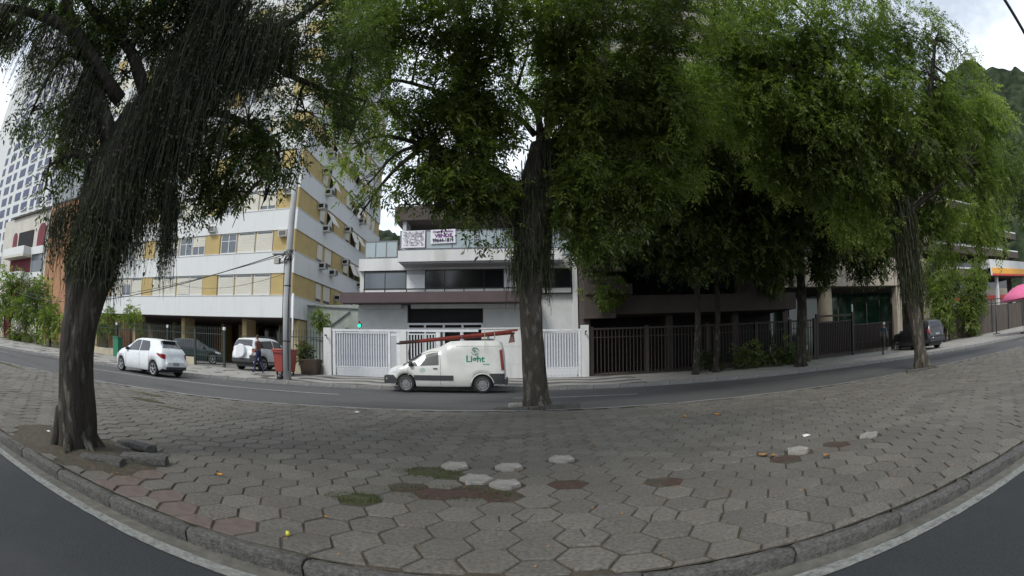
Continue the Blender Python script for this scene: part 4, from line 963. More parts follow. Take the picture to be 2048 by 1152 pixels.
# ------------------------------------------------------------------ utility pole, bin, cables
pl_ = thing('utility_pole', 'grey concrete utility pole standing on the kerb before the apartment block', 'pole', (-9.35, 20.75, .11))
top_ = Vector((.0, .0, 10.6))
MB().tube([(0, 0, 0), (0, 0, 3.5), (0, 0, 7), top_], [.185, .165, .145, .12], 20).build('shaft', M_conc, pl_)
for z in (1.6, 3.9, 5.0): MB().tube([(0, 0, z), (0, 0, z+.05)], .19-.006*z, 20, caps=False).build('band', M_black, pl_)
MB().tube([(.12, -.14, .4), (.13, -.14, 3.5), (.16, -.1, 5.1), (-.05, -.18, 5.35)], .022, 6).build('cable_riser', M_black, pl_)
MB().tube([(-.2, -.05, 0.3), (-.19, -.05, 4.6), (-.16, -.05, 5.2)], .018, 6).build('cable_riser', M_black, pl_)
mb = MB()
for k in range(9):
    pts = [(-.55*math.cos(t_+k)*random.uniform(.3, .8), -.22+.12*math.sin(2*t_+k), 5.15+.28*math.sin(t_+k*.7)) for t_ in [i*.5 for i in range(9)]]
    mb.tube(pts, .012, 5)
mb.build('cable_coil', M_black, pl_); MB().box(-.75, -.15, -.25, .0, 5.25, 5.3).build('bracket', M_steel, pl_); MB().box(-.62, -.38, -.3, -.08, 4.85, 5.1).build('junction_box', mat('junction_grey', (.35, .33, .3), .7, .1, 8), pl_)
def cable(pts, r, name='cable', lab=None, m=M_black):
    o = MB().tube(pts, r, 6).build(name, m); return tag(o, lab, 'cable', 'overhead cables left of the concrete pole' if lab and 'pole' in lab else None)
def sag(a, b, s, n=16): a, b = Vector(a), Vector(b); return [a.lerp(b, t/n)-Vector((0, 0, s*4*(t/n)*(1-t/n))) for t in range(n+1)]
cable(sag((-9.45, 20.6, 5.45), (-38, 21.5, 4.1), 1.35), .022, lab='thickest sagging black cable running left from the pole')
cable(sag((-9.45, 20.6, 5.35), (-38, 21.6, 4.3), 1.2), .014, lab='thin black cable just above the thickest one by the pole')
cable(sag((-9.45, 20.65, 4.55), (-20, 24.5, 5.0), .55), .010, lab='short thin cable sagging from pole to the apartment wall')
spl = tag(MB().tube([(-.22, 0, 0), (-.1, 0, .02), (.1, 0, .02), (.22, 0, 0)], [.03, .09, .09, .03], 10).build('cable_splice', M_black), 'black splice box hanging on the sagging cable', 'splice box'); spl.location = (-24.0, 21.0, 3.42)
q0, q1 = ad(1990, -30, 7.5), ad(2080, 125, 7.5)
tag(MB().tube([q0+(q0-q1)*1.0, q0, q1, q1+(q1-q0)*1.0], .035, 8).build('service_cable', M_black), 'thick dark cable crossing the sky at top right', 'cable')
bn = thing('wheelie_bin', 'large red rubbish container standing behind the concrete pole', 'bin', (-10.15, 22.3, .22)); bn.scale = (.74, .9, .95); M_bin = mat('red_plastic', (.27, .045, .035), .5, .1, 4)
mb = MB(); mb.add([(-.5, -.4, .18), (.5, -.4, .18), (.5, .4, .18), (-.5, .4, .18), (-.62, -.5, 1.15), (.62, -.5, 1.15), (.62, .5, 1.15), (-.62, .5, 1.15)], [(0, 3, 2, 1), (0, 1, 5, 4), (1, 2, 6, 5), (2, 3, 7, 6), (3, 0, 4, 7), (4, 5, 6, 7)]); mb.build('tub', M_bin, bn, .03)
MB().box(-.66, .66, -.54, .52, 1.152, 1.26).build('lid', M_bin, bn, .04); MB().box(-.68, .68, -.56, -.52, 1.08, 1.14).build('rim', M_bin, bn)
for sx in (-.42, .42):
    for sy in (-.3, .3): MB().disc((sx, sy, .09), .09, (1, 0, 0), .05, 14).build('wheel', M_tyre, bn)
tb = tag(MB().tube([(0, 0, 0), (.02, 0, .12), (.0, 0, .22), (0, 0, .27)], [.14, .17, .10, .02], 10, jit=.3).build('rubbish_bag', M_black), 'black rubbish bag at the foot of the concrete pole', 'bag'); tb.location = (-9.75, 20.75, .11)
rb2 = thing('recycling_bin', 'green bin with red lid behind the white hatchback nose', 'bin', (-24.4, 24.1, .2)); MB().box(-.3, .3, -.25, .25, 0, 1.2).build('tub', mat('green_plastic', (.02, .16, .09), .5, .1, 4), rb2, .03); MB().box(-.33, .33, -.28, .28, 1.201, 1.3).build('lid', mat('green_plastic_lid', (.02, .12, .07), .5, .1, 4), rb2, .02)

# ------------------------------------------------------------------ trees
def leaves_mesh(name, m, P, D, leaflets, L, Wd, parent, span=1.0, droop=.25, tint=None, z_clear=None):
    """P sprig bases (n,3), D directions (n,3); pinnate sprigs of small folded leaflets"""
    n = len(P); D = D/np.linalg.norm(D, axis=1, keepdims=True)
    upv = np.array([0, 0, 1.])+RNG.normal(0, .45, (n, 3)); side = np.cross(D, upv); side /= np.linalg.norm(side, axis=1, keepdims=True)+1e-9
    nrm = np.cross(side, D)
    V = np.empty((n, leaflets, 4, 3)); 
    sl_ = span*RNG.uniform(.6, 1.25, n)
    for k in range(leaflets):
        t = (k+1)/leaflets; sg = 1 if k % 2 else -1
        base = P+D*(sl_*t)[:, None]+np.array([0, 0, -1.])*(droop*sl_*t*t)[:, None]
        ld = D*.55+side*sg*(1.0-.35*t)+nrm*RNG.normal(0, .35, (n, 1))+np.array([0, 0, -.25])
        ld /= np.linalg.norm(ld, axis=1, keepdims=True)
        wv = np.cross(ld, nrm+RNG.normal(0, .4, (n, 3))); wv /= np.linalg.norm(wv, axis=1, keepdims=True)+1e-9
        szf = RNG.choice([.75, 1., 1.45], n, p=[.45, .4, .15])[:, None]; l = L*szf*RNG.uniform(.7, 1.2, (n, 1)); w = Wd*szf*RNG.uniform(.7, 1.2, (n, 1))/2
        V[:, k, 0] = base; V[:, k, 1] = base+ld*l*.45+wv*w; V[:, k, 2] = base+ld*l+np.array([0, 0, -.12])*l; V[:, k, 3] = base+ld*l*.45-wv*w
    nq = n*leaflets; V = V.reshape(-1, 3)
    me = bpy.data.meshes.new(name); me.vertices.add(nq*4); me.vertices.foreach_set('co', V.ravel().astype(np.float32))
    me.loops.add(nq*4); me.loops.foreach_set('vertex_index', np.arange(nq*4, dtype=np.int32))
    me.polygons.add(nq); me.polygons.foreach_set('loop_start', np.arange(0, nq*4, 4, dtype=np.int32)); me.polygons.foreach_set('loop_total', np.full(nq, 4, dtype=np.int32))
    me.materials.append(m); me.update(calc_edges=True)
    if tint is None: tint = RNG.normal(.45, .2, n)
    tt = np.clip(np.repeat(tint, leaflets)+RNG.normal(0, .12, nq), 0, 1)
    a = me.attributes.new('tint', 'FLOAT', 'FACE'); a.data.foreach_set('value', tt.astype(np.float32))
    o = bpy.data.objects.new(name, me); COL.objects.link(o)
    if parent: o.parent = parent
    o['kind'] = 'stuff'
    return nq
NQ = 0
def wobn(P, s, f): return np.sin(P[:, 0]*f+s)+np.sin(P[:, 1]*f*1.13+s*2.1)+np.sin(P[:, 2]*f*1.27+s*.7)+.6*np.sin((P[:, 0]+P[:, 2])*f*2.3+s*3)+.6*np.sin((P[:, 1]-P[:, 2])*f*2.1-s)
def crown(blobs, dens, gap, seed, root):
    """blobs: (centre, (rx,ry,rz), density factor). Returns points, dirs relative to root, tint"""
    Ps, Ds, Ts = [], [], []
    for c, r, q in blobs:
        c = np.array(c); r = np.array(r)
        n = int(dens*q*(r[0]*r[2]+r[0]*r[1]+r[1]*r[2])/3)
        u = RNG.normal(size=(n, 3)); u /= np.linalg.norm(u, axis=1, keepdims=True); rad = RNG.random(n)**.42
        ang = 1+.22*np.sin(u[:, 0]*5+seed)+.18*np.sin(u[:, 2]*6+seed*2)+.12*np.sin(u[:, 1]*7+seed)
        P = c+u*r*(rad*ang)[:, None]
        k = wobn(P, seed, 2.6)+.8*wobn(P, seed+4, 6.5)*.7 > gap
        P = P[k]; u = u[k]
        D = u*.7+RNG.normal(0, .5, P.shape)+np.array([0, 0, -.25])
        T = .44+.13*wobn(P, seed+9, 1.4)+.06*wobn(P, seed+3, 4.)+RNG.normal(0, .10, len(P))
        Ps.append(P); Ds.append(D); Ts.append(T)
    P = np.concatenate(Ps); D = np.concatenate(Ds); T = np.clip(np.concatenate(Ts), 0, 1)
    return P-np.array(root), D, T
def limb_mesh(mb, pts, r0, r1, n=10, jit=.12, seed=0, sub=4):
    """smooth tapering limb through pts (Catmull-Rom)"""
    pts = [Vector(p) for p in pts]; P = [pts[0]*2-pts[1]]+pts+[pts[-1]*2-pts[-2]]; out_ = []
    for i in range(1, len(P)-2):
        for k in range(sub):
            t = k/sub; a, b, c, d = P[i-1], P[i], P[i+1], P[i+2]
            out_.append(.5*((2*b)+(c-a)*t+(2*a-5*b+4*c-d)*t*t+(-a+3*b-3*c+d)*t**3))
    out_.append(pts[-1]); m_ = len(out_)
    mb.tube(out_, [r0+(r1-r0)*(i/(m_-1))**.85 for i in range(m_)], n, jit=jit, seed=seed)
    return out_
def strands(name, anchors, n, lmin, lmax, m, parent, spread=.08, wd=.006, root=Vector((0, 0, 0)), hang=1.0, clump=0):
    V = []; F = []; T = []
    if clump: cs = [random.choice(anchors) for _ in range(clump)]
    for i in range(n):
        a = (random.choice(cs) if clump and random.random() < .75 else random.choice(anchors))
        p = Vector(a)+Vector((random.gauss(0, spread), random.gauss(0, spread), random.gauss(0, spread*.6))); L = random.uniform(lmin, lmax)*random.uniform(.5, 1); k = max(3, int(L/.16)); w = wd*random.uniform(.5, 1.4)
        th = random.uniform(0, math.pi); dx, dy = math.cos(th)*w, math.sin(th)*w; sx, sy = random.gauss(0, .06), random.gauss(0, .06); o = len(V); ph = random.uniform(0, 6)
        for j in range(k+1):
            t = j/k; q = p+Vector((sx*t+.018*math.sin(t*7+ph), sy*t+.018*math.cos(t*6+ph), -L*t)); ww = 1-.6*t
            V.append((q.x-dx*ww, q.y-dy*ww, q.z)); V.append((q.x+dx*ww, q.y+dy*ww, q.z))
            # tiny leaf flick
        for j in range(k): F.append((o+2*j, o+2*j+1, o+2*j+3, o+2*j+2)); T.append(min(1, max(0, random.gauss(.35, .2))))
        for j in range(1, k):
            if random.random() < .8:
                q = Vector(V[o+2*j]); s = random.uniform(.02, .05); an = random.uniform(0, 6.28); oo = len(V)
                V += [tuple(q), tuple(q+Vector((math.cos(an)*s, math.sin(an)*s, -.3*s))), tuple(q+Vector((math.cos(an)*s*.6, math.sin(an)*s*.6, -s)))]; F.append((oo, oo+1, oo+2)); T.append(min(1, max(0, random.gauss(.5, .25))))
    V = [(x-root.x, y-root.y, z-root.z) for x, y, z in V]
    me = bpy.data.meshes.new(name); me.from_pydata(V, [], F); me.materials.append(m); a = me.attributes.new('tint', 'FLOAT', 'FACE'); a.data.foreach_set('value', T)
    o = bpy.data.objects.new(name, me); COL.objects.link(o); o.parent = parent; o['kind'] = 'stuff'; return o
def tree(name, label, base, trunk, limbs, blobs, lmat, bark, leaf, dens, gap, seed, twig=.018, group=None, moss=None, jit=.16, ring=22):
    """trunk: [(pt, r)...]; limbs: list of (pts, r0, r1); blobs as crown()"""
    global NQ
    base = Vector(base); t = thing(name, label, 'tree', base, 0, group)
    mb = MB(); pts = [Vector(p)-base for p, r in trunk]; rr = [r for p, r in trunk]
    fine = []; fr = []
    for i in range(len(pts)-1):
        k_ = max(2, int((pts[i+1]-pts[i]).length/.10))
        for k in range(k_): fine.append(pts[i].lerp(pts[i+1], k/k_)); fr.append(rr[i]+(rr[i+1]-rr[i])*k/k_)
    fine.append(pts[-1]); fr.append(rr[-1])
    # smooth the centre line
    for _ in range(6): fine = [fine[0]]+[(fine[i-1]+fine[i]*2+fine[i+1])/4 for i in range(1, len(fine)-1)]+[fine[-1]]
    mb.tube(fine, fr, ring, jit=jit, seed=seed); mb.build('trunk', bark, t)
    if rr[0] > .35:
        for k in range(7):
            a_ = k*.9+seed; L_ = random.uniform(.10, .28); c_ = Vector((math.cos(a_), math.sin(a_), 0)); r_ = rr[1]
            rb__ = MB(); limb_mesh(rb__, [c_*r_*.55+Vector((0, 0, .42)), c_*r_*.92+Vector((0, 0, .15)), c_*(r_+L_*.5)+Vector((0, 0, .015)), c_*(r_+L_)+Vector((0, 0, -.05))], .10, .05, 8, .25, seed+k, 4); rb__.build('root', bark, t)
    nodes = []
    for pts_, r0, r1 in limbs:
        lb = MB(); out_ = limb_mesh(lb, [Vector(p)-base for p in pts_], r0, r1, 12, .16, seed); lb.build('limb', bark, t); nodes += [(q, r0+(r1-r0)*i/len(out_)) for i, q in enumerate(out_)]
    tw_ = MB()
    for c, r, q in blobs:
        c = Vector(c)-base
        if not nodes: break
        nb, nr = min(nodes, key=lambda z: (z[0]-c).length)
        mid = (nb+c)/2+Vector((random.gauss(0, .15), random.gauss(0, .15), random.uniform(.0, .35)))
        L_ = (c-nb).length
        if L_ > .3: limb_mesh(tw_, [nb, mid, c], min(nr*.7, .03+L_*.018), twig, 6, .1, seed, 4)
        for k in range(9):
            u = Vector((random.gauss(0, 1), random.gauss(0, 1), random.gauss(0, .8))).normalized(); e = c+Vector((u.x*r[0], u.y*r[1], u.z*r[2]))*random.uniform(.6, .98)
            s_ = mid.lerp(c, random.uniform(.3, 1)); limb_mesh(tw_, [s_, (s_+e)/2+Vector((0, 0, random.uniform(-.05, .2))), e], twig*.9, twig*.3, 5, 0, seed, 3)
    if tw_.v: tw_.build('branches', bark, t)['kind'] = 'stuff'
    P, D, T = crown(blobs, dens, gap, seed, base)
    L_, W_, kk, span = leaf
    NQ += leaves_mesh('crown', lmat, P, D, kk, L_, W_, t, span, tint=T)
    return t, base, nodes
def B(px, py, d, rpx, q=1., sy=1., sz=1.):
    c = ad(px, py, d); r = rpx*d/1050.; return (tuple(c), (r, r*sy, r*sz), q)

# --- near tree at left, leaning trunk draped with hanging moss
tb_ = Vector((-5.05, 3.9, 0))
P_ = lambda px, py, d: ad(px, py, d)
d0 = 6.35
trunk = [(Vector((-5.08, 3.9, -.1)), .40), (Vector((-5.06, 3.9, .12)), .33), (P_(150, 760, 6.3), .285), (P_(158, 640, 6.3), .30), (P_(178, 540, 6.4), .35), (P_(205, 430, 6.5), .38), (P_(240, 330, 6.7), .42), (P_(290, 235, 6.9), .38)]
limbs = [([P_(262, 300, 6.75), P_(330, 190, 7.0), P_(400, 90, 7.3), P_(470, -30, 7.8)], .42, .24), ([P_(235, 320, 6.7), P_(205, 230, 6.9), P_(175, 120, 7.3), P_(130, 0, 8)], .17, .08),
         ([P_(240, 200, 6.9), P_(150, 70, 7.3), P_(60, 25, 7.8), P_(-20, 10, 8.2)], .11, .05), ([P_(300, 220, 6.9), P_(260, 100, 7.2), P_(200, 40, 7.6), P_(150, -30, 8)], .11, .05),
         ([P_(420, 110, 7.3), P_(520, 60, 7.7), P_(580, 45, 8), P_(660, -10, 8.6)], .09, .04), ([P_(330, 200, 7.), P_(400, 220, 7.3), P_(480, 240, 7.6), P_(560, 290, 8)], .08, .03), ([P_(220, 400, 6.5), P_(160, 310, 6.6), P_(100, 330, 6.7)], .06, .02),
         ([P_(470, 70, 7.6), P_(560, 140, 8.4), P_(650, 180, 9.2), P_(720, 200, 10)], .07, .03)]
blobs = [B(35, 50, 8.2, 95, .85), B(120, 130, 7.6, 90, 1.), B(60, 230, 7.6, 50, .5), B(240, 60, 7.6, 95, .6), B(150, 250, 7.3, 65, .9), B(200, 20, 7.8, 90, .5), B(200, 300, 7.4, 50, .8), B(330, 20, 7.6, 80, .4), B(130, 330, 6.8, 38, .5), B(90, 380, 6.8, 35, .25), B(170, 440, 6.6, 30, .3), B(350, 60, 7.6, 80, .6), B(400, 170, 7.8, 90, .9),
         B(350, 300, 7.6, 75, .8), B(430, 340, 7.8, 60, .8), B(500, 250, 7.9, 85, 1), B(560, 320, 8.2, 50, .9), B(400, 410, 7.6, 45, .6), B(470, 420, 7.8, 35, .5), B(510, 110, 8, 90, .9), B(610, 90, 8.6, 95, .6), B(650, 210, 9.2, 70, .8), B(430, 440, 7.6, 25, .5),
         B(590, 230, 9, 70, .8), B(320, 400, 7.6, 40, .5), B(520, 300, 8, 60, 1.), B(450, 380, 7.8, 50, .8), B(250, 150, 7.4, 60, .5), B(90, 60, 8, 70, .8), B(700, 90, 10, 80, .55), B(440, -60, 8, 150, .8), B(150, -80, 8, 150, .7), B(640, -60, 9, 130, .4), B(700, 260, 10.5, 45, .5), B(530, 400, 8, 22, .4),
         ((-4.5, 1.0, 8.0), (3, 2.5, 1.3), .6), ((-1.5, 2.0, 8.8), (3, 2.5, 1.3), .6), ((-8, 3.5, 8.5), (3, 3, 1.5), .5), ((-3, 5.5, 8.6), (2.2, 2.2, 1.2), .6)]  # crown lobes out of view overhead, added to shade the median
t1, b1_, nodes1 = tree('moss_draped_tree', 'big dark leaning tree draped in hanging moss at left of the median', tb_, trunk, limbs, blobs, L_dark, B_dark, (.075, .030, 10, .26), 1950, -.45, 1.7, jit=.26, ring=44)
anc = [Vector(q)+b1_ for q, r in nodes1]
def along(pts, n, r=0.):
    out_ = []
    for i in range(n):
        t = random.random()*(len(pts)-1); k = min(int(t), len(pts)-2); q = Vector(pts[k]).lerp(Vector(pts[k+1]), t-k); a_ = random.uniform(0, 6.28); out_.append(q+Vector((math.cos(a_)*r, math.sin(a_)*r, random.uniform(-.1, .1))))
    return out_
main = [P_(182, 520, 6.4), P_(212, 420, 6.5), P_(250, 320, 6.7), P_(330, 200, 7.0), P_(400, 90, 7.3), P_(470, -30, 7.8)]
up1 = [P_(215, 410, 6.5), P_(250, 320, 6.7), P_(330, 200, 7.0)]; up2 = [P_(330, 200, 7.0), P_(400, 90, 7.3), P_(470, -30, 7.8)]
strands('hanging_moss', along([P_(180, 520, 6.35), P_(210, 420, 6.45)], 200, .37), 1500, .2, .65, L_moss, t1, .05, .006, b1_)
strands('hanging_moss', along(up1, 400, .42), 1900, .3, 1.05, L_moss, t1, .07, .006, b1_)
strands('hanging_moss', along(up2, 400, .38), 2600, .4, 1.5, L_moss, t1, .12, .006, b1_)
strands('hanging_moss', along([P_(300, 250, 6.9), P_(380, 180, 7.1), P_(480, 90, 7.4), P_(560, 40, 8)], 200, .25), 2600, .4, 1.5, L_moss, t1, .22, .006, b1_)
strands('hanging_moss', along([P_(250, 440, 6.6), P_(300, 400, 6.8), P_(345, 370, 7.0)], 60, .06), 420, .4, 1.2, L_moss, t1, .07, .004, b1_, clump=16)
strands('hanging_moss', along([P_(340, 380, 7.2), P_(350, 400, 7.2)], 12, .04), 240, .9, 1.5, L_moss, t1, .05, .006, b1_)
strands('hanging_moss', along([P_(-10, 10, 8.), P_(60, 30, 7.8), P_(150, 90, 7.3), P_(205, 230, 6.9)], 90, .1), 1500, .4, 1.5, L_moss, t1, .12, .005, b1_, clump=30)
strands('hanging_moss', along([P_(105, 430, 6.5), P_(130, 410, 6.5), P_(165, 400, 6.5)], 30, .05), 300, .4, 1.0, L_moss, t1, .05, .004, b1_)
mb = MB()     # bare aerial roots of mixed thickness and direction
for _ in range(150):
    q = random.choice(along(up1+up2, 1, .36)); L_ = random.uniform(.4, 1.6); dx, dy = random.gauss(0, .12), random.gauss(0, .12)
    limb_mesh(mb, [q-b1_, q-b1_+Vector((dx*.4+random.gauss(0, .05), dy*.4, -L_*.5)), q-b1_+Vector((dx, dy, -L_))], random.uniform(.004, .016), .003, 5, 0, 1, 3)
mb.build('aerial_roots', B_mid, t1)['kind'] = 'stuff'

# --- middle tree
Pc = lambda px, py, d=13.4: ad(px, py, d)
cb = Vector((.56, 13.12, 0))
trunk = [(Vector((.56, 13.12, -.1)), .42), (Vector((.56, 13.12, .15)), .315), (at(1066, 700, 13.1), .265), (at(1062, 600, 13.1), .265), (at(1064, 500, 13.1), .40), (at(1066, 420, 13.1), .44), (at(1072, 350, 13.1), .36), (at(1082, 290, 13.1), .27)]
limbs = [([at(1062, 420, 13.1), at(1005, 360, 13.), at(930, 320, 12.8), at(850, 290, 12.6)], .28, .10), ([at(1078, 330, 13.1), at(1130, 275, 13.1), at(1190, 225, 13.2), at(1208, 130, 13.4), at(1212, 20, 13.8)], .30, .14), ([at(1080, 310, 13.1), at(1078, 240, 13.3), at(1055, 200, 13.5), at(1010, 150, 13.8)], .12, .05),
         ([at(1084, 300, 13.1), at(1110, 200, 13.4), at(1105, 100, 13.8), at(1090, -20, 14.2)], .14, .07), ([at(1070, 270, 13.2), at(1030, 230, 13.2), at(960, 210, 13.2), at(870, 180, 13)], .09, .04), ([at(1020, 370, 13), at(980, 420, 12.6), at(960, 440, 12.4)], .06, .02), ([at(870, 180, 13), at(780, 160, 12.6), at(700, 190, 12.3), at(640, 140, 12)], .06, .03),
         ([at(1200, 200, 13.2), at(1270, 150, 13.4), at(1350, 120, 13.8)], .10, .04)]
blobs = [B(760, 70, 13.5, 95, .55), B(850, 60, 14, 90, .7), B(950, 90, 14, 80, .7), B(870, 170, 13.6, 95, 1.2), B(960, 190, 13.6, 80, 1.2), B(830, 270, 13.3, 65, 1.2), B(910, 290, 13.2, 75, 1.3), B(985, 270, 13.4, 45, 1.2), B(840, 350, 13, 50, 1.1), B(920, 370, 13, 55, 1.2), B(985, 380, 12.9, 40, 1.1),
         B(760, 200, 12.8, 45, .2), B(700, 300, 12.6, 48, .28), B(735, 370, 12.4, 38, .30), B(690, 220, 12.8, 60, .28), B(720, 430, 12.3, 25, .2), B(800, 410, 12.6, 30, .45), B(870, 412, 12.6, 28, .3), B(950, 470, 12.3, 22, .35), B(1010, 455, 12.4, 26, .5),
         B(1040, 60, 14.2, 70, .7), B(1120, 60, 14, 90, 1.), B(1130, 160, 13.8, 70, 1.2), B(1170, 250, 13.6, 60, 1.2), B(1230, 160, 13.8, 90, 1.3), B(1260, 270, 13.6, 80, 1.2), B(1200, 340, 13.5, 70, 1.2), B(1290, 370, 13.6, 60, 1.2), B(1150, 400, 13.2, 45, 1.), B(1220, 430, 13.5, 60, 1.1), B(1170, 470, 13.3, 35, 1.),
         B(1310, 110, 14.2, 80, .9), B(1360, 210, 14, 90, 1.1), B(1350, 310, 14.2, 70, 1.1), B(800, -50, 14, 140, .4), B(1000, -60, 14.5, 140, .4), B(1200, -60, 14.5, 140, .5), ((0, 9.5, 9.5), (3, 2, 1.2), .5), ((4, 9.5, 9.8), (3, 2, 1.2), .5), ((5, 16, 9.5), (2.6, 2.4, 1.5), .7), ((1.5, 15.5, 10), (2.2, 2.0, 1.4), .4)]  # lobes above the frame and over the road are added for shade
t2_, b2_, nodes2 = tree('moss_draped_tree', 'middle median tree with forked crown, trunk in front of the white gate', cb, trunk, limbs, blobs, L_mid, B_mid, (.125, .048, 11, .40), 950, -.4, 4.1, jit=.14, ring=32)
strands('hanging_moss', along([at(1060, 540, 13.1), at(1064, 450, 13.1), at(1072, 350, 13.1)], 300, .38), 2300, .4, 1.2, L_moss, t2_, .08, .010, b2_)
strands('hanging_moss', along([at(1062, 420, 13.1), at(1005, 365, 13.), at(930, 330, 12.8), at(850, 300, 12.6)], 120, .15), 1500, .5, 1.7, L_moss, t2_, .16, .010, b2_)
strands('hanging_moss', along([at(1078, 330, 13.1), at(1130, 275, 13.1), at(1190, 225, 13.2), at(1208, 130, 13.4)], 120, .2), 2400, .8, 2.4, L_moss, t2_, .18, .011, b2_)
strands('hanging_moss', along([at(1250, 170, 13.4), at(1350, 120, 13.8)], 80, .2), 900, .8, 2.0, L_moss, t2_, .2, .010, b2_)

# --- right median tree
rb_ = Vector((13.3, 12.25, 0))
Pr = lambda px, py, d=18.2: ad(px, py, d)
trunk = [(Vector((13.3, 12.25, -.1)), .42), (Vector((13.3, 12.25, .2)), .34), (Pr(1838, 690, 18.1), .27), (Pr(1828, 620, 18.1), .27), (Pr(1818, 540, 18.2), .36), (Pr(1810, 440, 18.3), .32), (Pr(1790, 340, 18.4), .26)]
limbs = [([Pr(1790, 350), Pr(1760, 250), Pr(1700, 150), Pr(1640, 60)], .2, .08), ([Pr(1800, 380), Pr(1840, 280), Pr(1860, 180), Pr(1870, 80)], .18, .07), ([Pr(1780, 330), Pr(1690, 290), Pr(1600, 260)], .13, .05), ([Pr(1810, 430), Pr(1870, 380), Pr(1930, 330)], .12, .05), ([Pr(1740, 220), Pr(1600, 150), Pr(1500, 120)], .1, .04)]
blobs = [B(1440, 130, 17, 75, .8), B(1520, 90, 17, 80, .7), B(1600, 70, 17.5, 85, .7), B(1700, 60, 18, 85, .7), B(1800, 60, 18.5, 75, .6), B(1870, 60, 19, 50, .35), B(1560, 180, 17, 90, 1.1), B(1660, 160, 17.5, 90, 1.1), B(1760, 160, 18, 85, 1.1), B(1850, 150, 18.5, 65, .9), B(1890, 215, 18.5, 60, .8), B(1600, 260, 17.2, 80, 1.1), B(1700, 260, 17.6, 80, 1.1), B(1800, 250, 18.4, 80, 1.1),
         B(1870, 300, 18.6, 70, 1.2), B(1940, 260, 19.5, 60, 1.1), B(1960, 340, 19.8, 55, 1.1), B(1890, 400, 19, 60, 1.1), B(1810, 350, 18.7, 60, 1.), B(1730, 360, 18.2, 65, 1.1), B(1640, 350, 17.6, 65, 1.1), B(1560, 330, 17.6, 65, 1.1), B(1950, 430, 20, 45, .9), B(1840, 450, 19, 40, .9), B(1760, 440, 18.6, 50, 1.), B(1690, 440, 18.4, 45, 1.), B(1480, 220, 17, 70, 1.),
         B(1500, -30, 17, 130, .35), B(1700, -60, 17.5, 110, .35), B(1990, 480, 21, 30, .5), B(1900, 500, 20, 35, .7), B(1960, 190, 20, 45, .7), B(1990, 300, 21, 40, .7), B(2000, 400, 21, 35, .6), B(1930, 120, 20, 35, .35), ((10, 15.5, 10), (3, 2.5, 1.5), .7), B(1930, 190, 20, 50, .8), B(1985, 240, 21, 50, .8), B(2010, 330, 21.5, 45, .8), B(1960, 450, 21, 45, .9), B(1440, 60, 17, 60, .5)]  # the lobe given in metres is added over the road to shade it
t3, b3_, nodes3 = tree('bright_leafed_tree', 'tall bright green tree on the right end of the paved median', rb_, trunk, limbs, blobs, L_lime, B_mid, (.135, .052, 11, .46), 760, -.75, 7.7, ring=28)
strands('hanging_moss', along([Pr(1822, 570), Pr(1815, 500), Pr(1800, 380)], 200, .36), 2000, .5, 1.5, L_moss, t3, .12, .016, b3_)
strands('hanging_moss', along([Pr(1690, 290), Pr(1600, 250), Pr(1560, 240), Pr(1750, 260)], 80, .2), 1300, .8, 2.6, L_moss, t3, .35, .014, b3_)

# --- pavement trees in front of the shaded building
def street_tree(px, pyb, Y, z0, top, blobs, label, seed, lm=L_dark, r=.2):
    w = wray(px, pyb); x = w[0]/w[1]*Y; base = Vector((x, Y, z0)); tp = Vector((x+.15, Y, top))
    trunk = [(Vector((x, Y, z0-.1)), r*1.4), (Vector((x, Y, z0+.25)), r*1.05), (base.lerp(tp, .5)+Vector((.06, 0, 0)), r*.9), (tp, r*.8)]
    lim = [([tp-Vector((0, 0, .5)), tp+Vector((random.uniform(-1.2, 1.2), random.uniform(-.8, .8), 1.6)), tp+Vector((random.uniform(-2.5, 2.5), random.uniform(-1.5, 1), 3.4))], r*.6, .05) for _ in range(4)]
    return tree('street_tree', label, base, trunk, lim, blobs, lm, B_dark, (.19, .085, 9, .5), 480, -1.4, seed, group='dark trees along the far pavement', ring=14)
street_tree(1392, 722, 22.3, .18, 5.5, [((6.5, 19.5, 9.5), (2.6, 2.6, 1.6), .8), ((10.5, 18.5, 9.0), (2.6, 2.6, 1.6), .8), ((8.5, 24.0, 8.5), (2.6, 2.2, 1.6), .8), ((4.8, 23.5, 7.6), (1.8, 2.0, 1.4), .8), B(1260, 440, 23.5, 70, 1.), B(1330, 430, 23.5, 75, 1.2), B(1400, 420, 23.5, 80, 1.2), B(1300, 330, 24, 90, 1.2), B(1400, 320, 24, 90, 1.2), B(1440, 500, 23, 45, 1.1), B(1370, 510, 23, 40, 1.), B(1200, 470, 23.5, 45, .9), B(1190, 520, 23.5, 22, .6), B(1310, 500, 23.5, 35, .9), B(1300, 230, 25, 100, 1.), B(1420, 220, 25, 100, 1.)], 'dark street tree whose trunk stands before the balcony of the brown building', 12.1, r=.15)  # leading lobes in metres: hidden canopy added overhead to darken the frontage
street_tree(1432, 720, 22.6, .18, 5.2, [B(1480, 430, 24, 70, 1.1), B(1460, 350, 24.5, 80, 1.)], 'thin street tree close right of another before the brown balcony', 13.7, r=.14)
